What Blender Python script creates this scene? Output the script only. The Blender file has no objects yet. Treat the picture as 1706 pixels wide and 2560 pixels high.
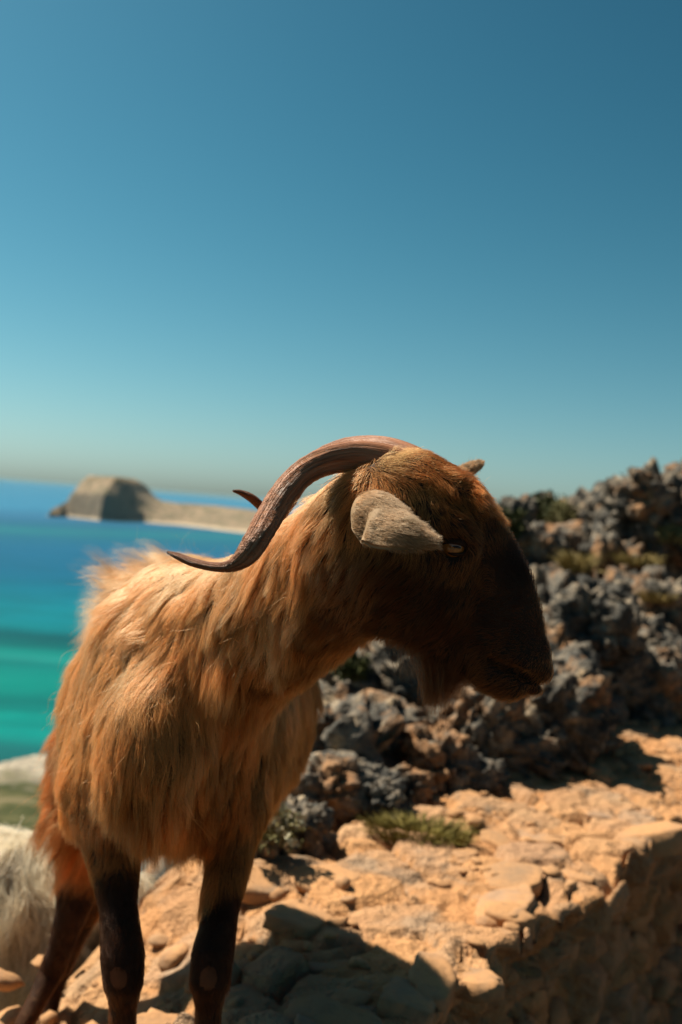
import bpy, bmesh, math, random, time
import numpy as np
from mathutils import Vector, Matrix, kdtree

T0 = time.time()
random.seed(7)
rng = np.random.default_rng(7)
scene = bpy.context.scene
col = scene.collection

# ------------------------------------------------------------------ camera
FPX = 2489.0                      # 35 mm lens on a 36 mm tall frame, in photo pixels
CAM = np.array([0.0, 0.0, 0.85])  # the goat's front feet stand at z = 0
ROLL = math.atan(0.077)
PITCH = math.atan(20.0 / FPX)     # a touch downwards
_r = np.array([math.cos(ROLL), 0, math.sin(ROLL)])
_u0 = np.array([-math.sin(ROLL), 0, math.cos(ROLL)])
_f = np.array([0, math.cos(PITCH), 0]) - math.sin(PITCH) * _u0
_f /= np.linalg.norm(_f)
_u = np.cross(_r, _f)
cd = bpy.data.cameras.new("camera")
cam = bpy.data.objects.new("camera", cd)
col.objects.link(cam)
cam.matrix_world = Matrix(((_r[0], _u[0], -_f[0], CAM[0]), (_r[1], _u[1], -_f[1], CAM[1]),
                           (_r[2], _u[2], -_f[2], CAM[2]), (0, 0, 0, 1)))
cd.sensor_fit = 'VERTICAL'
cd.sensor_height = 36.0
cd.sensor_width = 24.0
cd.lens = 35.0
cd.clip_start = 0.02
cd.clip_end = 90000.0
cd.dof.use_dof = True
cd.dof.focus_distance = 1.04
cd.dof.aperture_fstop = 4.5
scene.camera = cam

# ------------------------------------------------------------------ sky, sun, exposure
SUN = Vector((-0.52, 0.29, 0.80)).normalized()      # direction towards the sun
world = bpy.data.worlds.new("World")
scene.world = world
world.use_nodes = True
wn, wl = world.node_tree.nodes, world.node_tree.links
wn.clear()
sky = wn.new('ShaderNodeTexSky')
sky.sky_type = 'NISHITA'
sky.sun_disc = False
sky.sun_elevation = math.asin(SUN.z)
sky.sun_rotation = math.atan2(SUN.x, SUN.y)
sky.altitude = 100
sky.air_density = 1.0
sky.dust_density = 1.1
sky.ozone_density = 1.2
bg = wn.new('ShaderNodeBackground')
bg.inputs[1].default_value = 0.05
wo = wn.new('ShaderNodeOutputWorld')
comb = wn.new('ShaderNodeCombineXYZ')                # the photograph's colour grade: one fixed colour matrix with a black point
for k, (row, off) in enumerate((((0.84, 0.0, -0.262), 0.0), ((0.555, 0.555, 0.0), -0.98), ((0.625, 0.0, 0.64), -1.50))):
    dt = wn.new('ShaderNodeVectorMath'); dt.operation = 'DOT_PRODUCT'
    dt.inputs[1].default_value = row
    ad = wn.new('ShaderNodeMath'); ad.operation = 'ADD'; ad.inputs[1].default_value = off
    mx = wn.new('ShaderNodeMath'); mx.operation = 'MAXIMUM'; mx.inputs[1].default_value = 0.02
    wl.new(sky.outputs[0], dt.inputs[0]); wl.new(dt.outputs['Value'], ad.inputs[0]); wl.new(ad.outputs[0], mx.inputs[0]); wl.new(mx.outputs[0], comb.inputs[k])
wl.new(comb.outputs[0], bg.inputs[0])
wl.new(bg.outputs[0], wo.inputs[0])

sd = bpy.data.lights.new("sun", 'SUN')
sd.energy = 5.0
sd.angle = math.radians(0.55)
sd.color = (1.0, 0.90, 0.73)
sun = bpy.data.objects.new("sun", sd)
col.objects.link(sun)
sun.rotation_euler = SUN.to_track_quat('Z', 'Y').to_euler()
scene.view_settings.view_transform = 'Standard'
scene.view_settings.look = 'None'
scene.view_settings.gamma = 1.0
scene.view_settings.exposure = 1.05
scene.view_settings.use_curve_mapping = False
scene.cycles.max_bounces = 8
scene.cycles.transparent_max_bounces = 8
scene.cycles.use_denoising = True

# ------------------------------------------------------------------ helpers
def P(px, py, d):
    """photo pixel + distance along the view axis -> world point"""
    return CAM + _r * ((px - 853.0) / FPX * d) + _u * (-(py - 1280.0) / FPX * d) + _f * d

def PZ(px, py, z):
    """photo pixel on the level z"""
    v = _r * ((px - 853.0) / FPX) + _u * (-(py - 1280.0) / FPX) + _f
    return CAM + v * ((z - CAM[2]) / v[2])

def to_px(p):
    q = np.asarray(p) - CAM
    d = q @ _f
    return 853 + FPX * (q @ _r) / d, 1280 - FPX * (q @ _u) / d, d

def tag(o, label=None, cat=None, group=None, kind=None):
    if label: o['label'] = label
    if cat: o['category'] = cat
    if group: o['group'] = group
    if kind: o['kind'] = kind
    return o

def empty(name, loc, parent=None):
    o = bpy.data.objects.new(name, None)
    o.empty_display_size = 0.05
    o.location = loc
    col.objects.link(o)
    if parent: o.parent = parent
    return o

def mesh_np(name, V, F, mat=None, smooth=True):
    """mesh from numpy vertices and a quad or triangle index array"""
    me = bpy.data.meshes.new(name)
    V = np.ascontiguousarray(V, dtype=np.float32)
    F = np.ascontiguousarray(F, dtype=np.int32)
    n, k = F.shape
    me.vertices.add(len(V)); me.vertices.foreach_set('co', V.ravel())
    me.loops.add(n * k); me.loops.foreach_set('vertex_index', F.ravel())
    me.polygons.add(n); me.polygons.foreach_set('loop_start', np.arange(0, n * k, k, dtype=np.int32))
    me.update(calc_edges=True)
    me.validate()
    if smooth:
        me.polygons.foreach_set('use_smooth', np.ones(len(me.polygons), dtype=bool))
    if mat: me.materials.append(mat)
    return me

def obj(name, me, parent=None, loc=None):
    o = bpy.data.objects.new(name, me)
    col.objects.link(o)
    if parent: o.parent = parent
    if loc is not None: o.location = loc
    return o

def grid_faces(nu, nv, wrap_v=False):
    i = np.arange(nu - 1)[:, None]
    j = np.arange(nv if wrap_v else nv - 1)[None, :]
    j2 = (j + 1) % nv
    return np.stack([i * nv + j, (i + 1) * nv + j, (i + 1) * nv + j2, i * nv + j2], -1).reshape(-1, 4)

def nrm(v):
    v = np.asarray(v, dtype=np.float64)
    return v / (np.linalg.norm(v, axis=-1, keepdims=True) + 1e-12)

# ---- vectorised noise
def _hash(ix, iy, iz, s):
    h = (ix.astype(np.uint32) * np.uint32(374761393) + iy.astype(np.uint32) * np.uint32(668265263)
         + iz.astype(np.uint32) * np.uint32(2147483647) + np.uint32(s * 362437 % (2**31)))
    h = (h ^ (h >> np.uint32(13))) * np.uint32(1274126177)
    h = (h ^ (h >> np.uint32(16))) * np.uint32(2246822519)
    return h ^ (h >> np.uint32(13))

def noise(p, s=0):
    """gradient noise, about -1..1"""
    p = np.asarray(p, dtype=np.float64)
    i = np.floor(p).astype(np.int64); f = p - i
    w = f * f * f * (f * (f * 6 - 15) + 10)
    out = 0
    for dx in (0, 1):
        for dy in (0, 1):
            for dz in (0, 1):
                h = _hash(i[..., 0] + dx, i[..., 1] + dy, i[..., 2] + dz, s)
                gx = (h & np.uint32(1023)) / 511.5 - 1
                gy = ((h >> np.uint32(10)) & np.uint32(1023)) / 511.5 - 1
                gz = ((h >> np.uint32(20)) & np.uint32(1023)) / 511.5 - 1
                d = gx * (f[..., 0] - dx) + gy * (f[..., 1] - dy) + gz * (f[..., 2] - dz)
                wt = (w[..., 0] if dx else 1 - w[..., 0]) * (w[..., 1] if dy else 1 - w[..., 1]) * (w[..., 2] if dz else 1 - w[..., 2])
                out = out + d * wt
    return out * 1.3

def fbm(p, o=4, s=0, g=0.5, lac=2.03):
    a, t, out = 1.0, 0.0, 0
    p = np.asarray(p, dtype=np.float64)
    for k in range(o):
        out = out + a * noise(p * lac**k + 17.3 * k, s + k); t += a; a *= g
    return out / t

def ridged(p, o=4, s=0, g=0.5):
    a, t, out = 1.0, 0.0, 0
    p = np.asarray(p, dtype=np.float64)
    for k in range(o):
        out = out + a * (1 - np.abs(noise(p * 2.07**k + 9.1 * k, s + k)) * 2); t += a; a *= g
    return out / t

def worley(p, s=0):
    """F1, F2 and a random value per cell"""
    p = np.asarray(p, dtype=np.float64)
    i = np.floor(p).astype(np.int64)
    f1 = np.full(p.shape[:-1], 9.0); f2 = f1.copy(); idv = np.zeros(p.shape[:-1])
    for dx in (-1, 0, 1):
        for dy in (-1, 0, 1):
            for dz in (-1, 0, 1):
                c = i + np.array([dx, dy, dz])
                h = _hash(c[..., 0], c[..., 1], c[..., 2], s)
                q = np.stack([(h & np.uint32(1023)) / 1023., ((h >> np.uint32(10)) & np.uint32(1023)) / 1023.,
                              ((h >> np.uint32(20)) & np.uint32(1023)) / 1023.], -1) + c - p
                d = np.sqrt((q * q).sum(-1))
                near = d < f1
                f2 = np.where(near, f1, np.minimum(f2, d))
                idv = np.where(near, (h >> np.uint32(5) & np.uint32(4095)) / 4095., idv)
                f1 = np.where(near, d, f1)
    return f1, f2, idv

def sstep(a, b, x):
    t = np.clip((x - a) / (b - a), 0, 1)
    return t * t * (3 - 2 * t)

# ---- materials
TONE = 0.63      # every base colour below was picked by eye from the sunlit photograph; this brings them to real-world values
class Mat:
    def __init__(self, name, rough=0.8, spec=0.3):
        self.m = bpy.data.materials.new(name)
        self.m.use_nodes = True
        self.n, self.l = self.m.node_tree.nodes, self.m.node_tree.links
        self.n.clear()
        self.out = self.n.new('ShaderNodeOutputMaterial')
        self.b = self.n.new('ShaderNodeBsdfPrincipled')
        self.b.inputs['Roughness'].default_value = rough
        self.b.inputs['Specular IOR Level'].default_value = spec
        self.l.new(self.b.outputs[0], self.out.inputs[0])
        self.tc = self.n.new('ShaderNodeTexCoord')
        self.geo = self.n.new('ShaderNodeNewGeometry')
    def pos(self, scale=(1, 1, 1), src='pos', rot=(0, 0, 0), loc=(0, 0, 0)):
        mp = self.n.new('ShaderNodeMapping')
        mp.inputs['Scale'].default_value = scale
        mp.inputs['Rotation'].default_value = rot
        mp.inputs['Location'].default_value = loc
        self.l.new(self.geo.outputs['Position'] if src == 'pos' else self.tc.outputs['Object'], mp.inputs[0])
        return mp.outputs[0]
    def noise(self, vec, scale, detail=4, rough=0.55, dist=0.0):
        t = self.n.new('ShaderNodeTexNoise')
        t.inputs['Scale'].default_value = scale; t.inputs['Detail'].default_value = detail
        t.inputs['Roughness'].default_value = rough; t.inputs['Distortion'].default_value = dist
        self.l.new(vec, t.inputs['Vector'])
        return t.outputs['Fac']
    def voro(self, vec, scale, feature='F1', out='Distance'):
        t = self.n.new('ShaderNodeTexVoronoi')
        t.feature = feature
        t.inputs['Scale'].default_value = scale
        self.l.new(vec, t.inputs['Vector'])
        return t.outputs[out]
    def ramp(self, fac, stops, interp='LINEAR'):
        r = self.n.new('ShaderNodeValToRGB')
        r.color_ramp.interpolation = interp
        e = r.color_ramp.elements
        while len(e) < len(stops): e.new(0.5)
        for k, (p, c) in enumerate(stops):
            e[k].position = p
            e[k].color = (*[v * TONE for v in c], 1) if isinstance(c, (tuple, list)) else (c, c, c, 1)
        self.l.new(fac, r.inputs[0])
        return r.outputs[0]
    def mix(self, fac, a, b, blend='MIX'):
        x = self.n.new('ShaderNodeMix'); x.data_type = 'RGBA'; x.blend_type = blend
        for s, v in ((0, fac), (6, a), (7, b)):
            if hasattr(v, 'default_value'): self.l.new(v, x.inputs[s])
            elif isinstance(v, (tuple, list)): x.inputs[s].default_value = (*[k * TONE for k in v], 1)
            else: x.inputs[s].default_value = v
        return x.outputs[2]
    def math(self, op, a, b=0.0, c=None):
        x = self.n.new('ShaderNodeMath'); x.operation = op
        for s, v in ((0, a), (1, b), (2, c)):
            if v is None: continue
            if hasattr(v, 'default_value'): self.l.new(v, x.inputs[s])
            else: x.inputs[s].default_value = v
        return x.outputs[0]
    def color(self, c):
        if hasattr(c, 'default_value'): self.l.new(c, self.b.inputs['Base Color'])
        else: self.b.inputs['Base Color'].default_value = (*[v * TONE for v in c], 1)
        return self
    def bump(self, h, strength=0.5, dist=0.01, prev=None):
        x = self.n.new('ShaderNodeBump')
        x.inputs['Strength'].default_value = strength; x.inputs['Distance'].default_value = dist
        self.l.new(h, x.inputs['Height'])
        if prev is not None: self.l.new(prev, x.inputs['Normal'])
        self.l.new(x.outputs[0], self.b.inputs['Normal'])
        return x.outputs[0]

def rand_per_object(M):
    return M.n.new('ShaderNodeObjectInfo').outputs['Random']

# karst limestone: grey weathered crust, pale broken faces, ochre soil caught in the pits
def rock_material(name, ochre=0.3, dark=1.0):
    M = Mat(name, 0.92, 0.15)
    p = M.pos()
    mid = M.noise(p, 8.0, 6, 0.68)
    fine = M.noise(p, 42.0, 4, 0.6)
    grey = M.ramp(mid, [(0.34, (0.036 * dark, 0.035 * dark, 0.033 * dark)), (0.47, (0.125 * dark, 0.118 * dark, 0.104 * dark)),
                        (0.56, (0.24, 0.20, 0.155)), (0.66, (0.46, 0.35, 0.23))])
    soil = M.ramp(fine, [(0.3, (0.30, 0.13, 0.05)), (0.7, (0.50, 0.29, 0.15))])
    n2 = M.noise(M.pos(loc=(5, 3, 1)), 4.2, 5, 0.65)
    f = M.ramp(n2, [(0.66 - ochre * 0.35, 0.0), (0.76 - ochre * 0.35, 0.85)])
    c = M.mix(f, grey, soil)
    lich = M.ramp(M.voro(p, 30.0), [(0.10, 1.0), (0.3, 0.0)])
    c = M.mix(M.math('MULTIPLY', lich, 0.4), c, (0.035, 0.035, 0.035))
    M.color(c)
    h = M.math('ADD', M.math('MULTIPLY', M.voro(p, 18.0), 0.8), M.math('MULTIPLY', fine, 0.5))
    M.bump(h, 0.9, 0.035)
    return M.m

MAT_ROCK = rock_material('grey_limestone', 0.44)
MAT_ROCK_DARK = rock_material('dark_limestone', 0.32, 0.75)
MAT_ROCK_OCHRE = rock_material('ochre_limestone', 0.5)

def soil_material():
    M = Mat('orange_soil', 0.95, 0.15)
    p = M.pos()
    a = M.noise(p, 3.0, 5, 0.6); b = M.noise(p, 22.0, 5, 0.6); c = M.noise(p, 120.0, 3, 0.6)
    base = M.ramp(a, [(0.3, (0.52, 0.225, 0.085)), (0.52, (0.68, 0.335, 0.14)), (0.72, (0.74, 0.43, 0.21))])
    dk = M.ramp(b, [(0.30, 1.0), (0.45, 0.0)])
    base = M.mix(M.math('MULTIPLY', dk, 0.5), base, (0.36, 0.15, 0.06))  # low spots of the bump tinted darker: crevice shade put into the colour
    gr = M.ramp(M.noise(M.pos(loc=(9, 2, 0)), 4.5, 4, 0.6), [(0.54, 0.0), (0.66, 0.75)])
    base = M.mix(gr, base, (0.36, 0.29, 0.22))
    at = M.n.new('ShaderNodeAttribute'); at.attribute_name = 'plate'
    st = M.ramp(at.outputs['Fac'], [(0.0, (0.62, 0.30, 0.12)), (0.3, (0.70, 0.38, 0.18)), (0.5, (0.46, 0.33, 0.22)), (0.72, (0.68, 0.36, 0.16)), (1.0, (0.50, 0.37, 0.26))])
    base = M.mix(0.5, base, st)
    M.color(base)
    n1 = M.bump(M.math('ADD', M.math('ADD', b, M.math('MULTIPLY', M.voro(p, 30.0), 0.5)), M.math('MULTIPLY', c, 0.4)), 0.95, 0.028)
    return M.m
MAT_SOIL = soil_material()

def slab_material():
    M = Mat('flat_stone', 0.9, 0.2)
    p = M.pos()
    r = rand_per_object(M)
    a = M.noise(p, 9.0, 5, 0.6); b = M.noise(p, 60.0, 4, 0.6)
    c1 = M.ramp(r, [(0.0, (0.33, 0.22, 0.14)), (0.35, (0.45, 0.28, 0.16)), (0.7, (0.55, 0.30, 0.145)), (1.0, (0.36, 0.26, 0.19))])
    dust = M.ramp(a, [(0.32, 0.0), (0.55, 0.92)])
    c = M.mix(dust, c1, (0.60, 0.32, 0.145))
    c = M.mix(M.math('MULTIPLY', M.ramp(b, [(0.3, 1.0), (0.5, 0.0)]), 0.3), c, (0.16, 0.11, 0.08))
    M.color(c)
    M.bump(M.math('ADD', a, M.math('MULTIPLY', b, 0.3)), 0.6, 0.012)
    return M.m
MAT_SLAB = slab_material()
# ------------------------------------------------------------------ sea
SEA = CAM[2] - 100.0
def sea_material():
    M = Mat('sea_water', 0.5, 0.03)
    sep = M.n.new('ShaderNodeSeparateXYZ'); M.l.new(M.geo.outputs['Position'], sep.inputs[0])
    y = M.math('MAXIMUM', sep.outputs[1], 200.0)
    sw = M.noise(M.pos(scale=(0.0016, 0.005, 1)), 1.0, 4, 0.55, 0.6)
    inv = M.math('DIVIDE', 300.0, y)
    wob = M.math('MULTIPLY', M.math('SUBTRACT', sw, 0.5), M.math('MULTIPLY', inv, 0.22))
    tone = M.math('ADD', inv, wob)
    tone = M.math('ADD', tone, M.math('MULTIPLY', sep.outputs[0], 0.00007))
    c = M.ramp(tone, [(0.0, (0.0416, 0.2175, 0.3856)), (.055, (0.0288, 0.1421, 0.2797)), (.085, (0.0176, 0.1305, 0.2268)), (.105, (0.0176, 0.1711, 0.2268)), (.125, (0.0144, 0.1334, 0.2193)),
                      (.17, (0.0096, 0.1232, 0.2495)), (.25, (0.0048, 0.1160, 0.2268)), (.31, (0.0012, 0.1450, 0.2344)), (.38, (0.0010, 0.1885, 0.2495)), (.425, (0.0008, 0.1740, 0.2117)),
                      (.450, (0.0008, 0.0870, 0.1028)), (.480, (0.0008, 0.1189, 0.1240)), (.500, (0.0032, 0.2537, 0.2268)), (.520, (0.0144, 0.2828, 0.2570)), (.540, (0.0016, 0.1740, 0.1663)),
                      (.60, (0.0008, 0.2175, 0.1891)), (.66, (0.0008, 0.1522, 0.1437)), (.70, (0.0008, 0.2465, 0.2193)), (.77, (0.0016, 0.2465, 0.2268)), (.83, (0.0080, 0.1305, 0.1361)),
                      (.93, (0.0096, 0.1087, 0.1135))])
    patch = M.ramp(M.noise(M.pos(scale=(0.010, 0.022, 1)), 1.0, 3, 0.6), [(0.42, 1.0), (0.56, 0.0)])
    pm = M.math('MULTIPLY', patch, M.ramp(inv, [(.15, 0.10), (.3, 0.22), (.45, .25), (1, .3)]))
    c = M.mix(pm, c, (.002, .055, .068))
    M.color(c)
    w = M.noise(M.pos(scale=(0.03, 0.05, 1)), 1.0, 6, 0.6)
    M.bump(w, 0.35, 2.0)
    return M.m
S_ = 42000.0
ys = np.concatenate([np.linspace(-400, 900, 14), np.geomspace(1000, S_, 20)])
xs = np.concatenate([-np.geomspace(300, S_, 14)[::-1], np.linspace(-250, 250, 9), np.geomspace(300, S_, 14)])
gx, gy = np.meshgrid(xs, ys, indexing='ij')
sea = obj('sea', mesh_np('sea', np.stack([gx, gy, np.full_like(gx, SEA)], -1).reshape(-1, 3), grid_faces(len(xs), len(ys)), sea_material()))
tag(sea, 'blue to turquoise sea reaching to the horizon', kind='structure')

# ------------------------------------------------------------------ far island: steep flat-topped block with a low tail
def far_land_material(name, sand_h, greens):
    M = Mat(name, 0.95, 0.1)
    p = M.pos()
    sep = M.n.new('ShaderNodeSeparateXYZ'); M.l.new(M.geo.outputs['Position'], sep.inputs[0])
    h = M.math('SUBTRACT', sep.outputs[2], SEA)
    a = M.noise(M.pos(scale=(1, 1, 1.6)), 0.012, 5, 0.65); b = M.noise(p, 0.05, 4, 0.6)
    c = M.ramp(a, [(0.30, (0.17, 0.13, 0.09)), (0.48, (0.33, 0.245, 0.165)), (0.62, (0.42, 0.30, 0.20)), (0.78, (0.26, 0.20, 0.14))])
    g = M.ramp(b, [(0.46, 0.0), (0.60, greens)])
    c = M.mix(g, c, (0.11, 0.12, 0.065))
    nz = M.n.new('ShaderNodeSeparateXYZ'); M.l.new(M.geo.outputs['Normal'], nz.inputs[0])
    steep = M.ramp(nz.outputs[2], [(0.45, 1.0), (0.75, 0.0)])
    c = M.mix(M.math('MULTIPLY', steep, 0.75), c, M.ramp(b, [(0.35, (0.16, 0.135, 0.105)), (0.65, (0.34, 0.265, 0.19))]))
    sand = M.ramp(M.math('DIVIDE', M.math('ADD', h, M.math('MULTIPLY', b, -sand_h)), sand_h), [(0.25, 1.0), (0.75, 0.0)])
    c = M.mix(sand, c, (0.60, 0.48, 0.34))
    M.color(c)
    M.bump(b, 0.8, 6.0)
    return M.m
tp = [(166, 1315), (172, 1300), (178, 1252), (186, 1218), (196, 1194), (208, 1187), (250, 1188), (296, 1192), (318, 1204), (340, 1234), (362, 1252), (400, 1258), (440, 1259), (520, 1266),
      (600, 1275), (680, 1286), (740, 1297), (850, 1312), (1000, 1332), (1150, 1352)]
sh = [(120, 1293), (150, 1291), (250, 1302), (350, 1306), (450, 1314), (560, 1327), (640, 1337), (740, 1350), (900, 1372), (1150, 1398)]
ISD = 3150.0
shp = np.array([PZ(a, b, SEA) for a, b in sh])
td = [float(np.interp(a, [v[0] for v in sh], shp[:, 1])) + 130 for a, b in tp]
topx = np.array([P(a, b, d)[0] for (a, b), d in zip(tp, td)]); topz = np.array([P(a, b, d)[2] for (a, b), d in zip(tp, td)])
gx, gy = np.meshgrid(np.linspace(-1040, 480, 300), np.linspace(0, 1, 90) ** 1.3, indexing='ij')
y_sh = np.interp(gx, shp[:, 0], shp[:, 1]) + 45 * fbm(np.stack([gx * .008, gx * 0, gx * 0], -1), 3, 4)
Y = y_sh - 30 + gy * 900
q = np.stack([gx * .006, Y * .006, 0 * gx], -1)
H = np.maximum(np.interp(gx, topx, topz) - SEA, -6) * (1 + 0.03 * fbm(q * 1.5, 4, 5))
block = 1 - sstep(-640, -500, gx)
wd = 330 - 150 * block
rr_ = (Y - y_sh) / (340 * (1 + 0.12 * fbm(q * 2.5, 4, 6)))
prof = (0.12 + 0.46 * block) * sstep(0.0, 0.13, rr_) + (0.88 - 0.46 * block) * sstep(0.06, 1.0 - 0.4 * block, rr_) ** 0.8
back = 1 - sstep(420, 860, Y - y_sh)
Z = SEA - 3 + (H + 3) * prof * back + 7 * prof * back * (ridged(q * 6.0, 4, 8) - 0.4) * (prof < .98) * (0.9 + 0.3 * block) * sstep(0, 25, H)
isl = obj('island', mesh_np('island', np.stack([gx, Y, Z], -1).reshape(-1, 3), grid_faces(300, 90), far_land_material('island_ground', 7.0, 0.8)))
tag(isl, 'distant rocky island with a flat-topped cliff block and a low tail', 'island')

# ------------------------------------------------------------------ coast below: scrubby slope ending in a pale shore
cx, cy = np.meshgrid(np.linspace(-260, 260, 240), np.linspace(25, 430, 220), indexing='ij')
shore = 322 + 42 * sstep(-128, -96, cx) + 14 * fbm(np.stack([cx * .03, 0 * cx, 0 * cx], -1), 4, 12) - 40 * sstep(-60, 120, cx)
inl = shore - cy
q = np.stack([cx * .03, cy * .03, 0 * cx], -1)
shelf = SEA + np.where(inl < 0, inl * 0.25, 1.6 * sstep(0, 4, inl) + 0.045 * inl + 1.6 * sstep(0, 40, inl) * fbm(q * 3, 4, 13))
cz = np.maximum(shelf, 0.85 - 0.43 * cy + 1.5 * fbm(q * 4, 4, 14) - 0.0 * cx)
coast = obj('coastal_slope', mesh_np('coastal_slope', np.stack([cx, cy, cz], -1).reshape(-1, 3), grid_faces(240, 220)[:, ::-1][:, ::-1]))
def coast_material():
    M = Mat('scrub_slope', 0.95, 0.1)
    p = M.pos()
    sep = M.n.new('ShaderNodeSeparateXYZ'); M.l.new(M.geo.outputs['Position'], sep.inputs[0])
    h = M.math('SUBTRACT', sep.outputs[2], SEA)
    a = M.noise(M.pos(scale=(.6, 1, 1)), 0.09, 5, 0.6); b = M.noise(p, 0.3, 4, 0.6)
    c = M.ramp(a, [(0.40, (0.055, 0.065, 0.022)), (0.50, (0.12, 0.115, 0.05)), (0.62, (0.24, 0.19, 0.11))])
    s = M.ramp(M.math('ADD', M.math('MULTIPLY', h, 0.12), M.math('MULTIPLY', b, 0.35)), [(0.50, 1.0), (0.64, 0.0)])
    c = M.mix(s, c, M.ramp(b, [(0.40, (0.22, 0.19, 0.15)), (0.55, (0.52, 0.45, 0.35))]))
    M.color(c)
    M.bump(b, 0.8, 1.0)
    return M.m
coast.data.materials.append(coast_material())
tag(coast, kind='structure')

# ------------------------------------------------------------------ the stone ledge the goat stands on
E0 = np.array([0.19, 1.67]); ES = nrm(np.array([0.73, 1.01])); ET = np.array([-ES[1], ES[0]])
LW = 0.74                                       # width of the ledge
def edge_shift(s): return 0.11 * fbm(np.stack([s * 1.9, 0 * s, 0 * s], -1), 5, 21, 0.6) + 0.03 * noise(np.stack([s * 8, 0 * s, 0 * s], -1), 3)
ss = np.arange(-1.7, 6.6, 0.013)
prof_t = np.concatenate([np.linspace(LW + 0.16, 0.025, 62), 0.025 - 0.025 * np.sin(np.linspace(0.15, math.pi / 2, 10)), np.full(70, 0.0)])
prof_z = np.concatenate([np.linspace(-0.07, 0.0, 10), np.zeros(52), -0.025 + 0.025 * np.cos(np.linspace(0.15, math.pi / 2, 10)), np.linspace(-0.03, -1.0, 70)])
S2, T2 = np.meshgrid(ss, prof_t, indexing='ij'); Z2 = np.repeat(prof_z[None], len(ss), 0)
face = sstep(0.0, 0.05, -Z2 * (T2 < 0.2))
q = np.stack([S2, T2, Z2], -1)
f1, f2, idv = worley(np.stack([S2 * 6.5, T2 * 8.0, Z2 * 8 + 3], -1) + 0.35 * np.stack([noise(q * 5, 31), noise(q * 5 + 4, 32), 0 * S2], -1), 5)
crack = 1 - sstep(0.0, 0.10, f2 - f1)
topd = 0.030 * fbm(q * 3.0, 5, 22) + 0.034 * (idv - 0.5) * sstep(0.0, 0.10, f2 - f1) - 0.034 * crack * sstep(-0.35, 0.0, noise(q * 4 + 9, 23)) + 0.010 * fbm(q * 18, 4, 24)
g1, g2, gid = worley(np.stack([S2 * 7.0, T2 * 0 + 1.5, Z2 * 8.5], -1) + 0.3 * np.stack([noise(q * 6, 33), 0 * S2, noise(q * 6 + 7, 34)], -1), 9)
faced = 0.075 * (gid - 0.45) + 0.05 * sstep(0.0, 0.3, g2 - g1) - 0.05 + 0.03 * fbm(q * 9, 4, 25) + 0.04 * Z2
def sag(s, t): return -0.25 * sstep(0.22, 0.78, t) * (1 - sstep(-0.15, 0.42, s))
Tn = T2 + 0.13 * sstep(0.0, 0.30, -Z2) * face + edge_shift(S2) * (1 - sstep(0.1, 0.5, T2)) - faced * face
Zn = Z2 + sag(S2, T2) + topd * (1 - face) + 0.03 * noise(q * 5 + 3, 35) * face
LV = np.stack([E0[0] + ES[0] * S2 + ET[0] * Tn, E0[1] + ES[1] * S2 + ET[1] * Tn, Zn], -1)
ledge = obj('stone_ledge', mesh_np('stone_ledge', LV.reshape(-1, 3), grid_faces(len(ss), len(prof_t)), MAT_SOIL))
pa = ledge.data.attributes.new('plate', 'FLOAT', 'POINT')
pa.data.foreach_set('value', np.where(face > 0.5, gid, idv).astype(np.float32).ravel())
tag(ledge, 'broad orange earth and stone ledge with a ragged shaded edge', kind='structure')
def LP(s, t, z=0.0): return np.array([E0[0] + ES[0] * s + ET[0] * t, E0[1] + ES[1] * s + ET[1] * t, z])
def ledge_z(s, t):
    i = int(np.clip((s - ss[0]) / 0.013, 0, len(ss) - 1)); j = int(np.abs(prof_t[:62] - t).argmin())
    return Zn[i, j]

def path_material():
    M = Mat('dimmed_path_earth', 0.95, 0.1)
    M.color(M.ramp(M.noise(M.pos(), 6.0, 5, 0.6), [(0.3, (0.07, 0.045, 0.03)), (0.7, (0.15, 0.095, 0.06))]))  # earth colour darkened to keep sunlit bounce off the ledge face
    M.bump(M.noise(M.pos(), 40.0, 4, 0.6), 0.6, 0.02)
    return M.m
# the lower path the picture was taken from
px_, py_ = np.meshgrid(np.linspace(-3, 9, 120), np.linspace(-4, 9, 130), indexing='ij')
pz_ = -0.92 + 0.03 * fbm(np.stack([px_, py_, 0 * px_], -1) * 1.5, 4, 41)
tt_ = (px_ - E0[0]) * ET[0] + (py_ - E0[1]) * ET[1]
pz_ = np.where(tt_ > 0.35, pz_ - (tt_ - .35) * 2.0, pz_)
path = obj('path', mesh_np('path', np.stack([px_, py_, pz_], -1).reshape(-1, 3), grid_faces(120, 130), path_material()))
tag(path, kind='structure')

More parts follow.
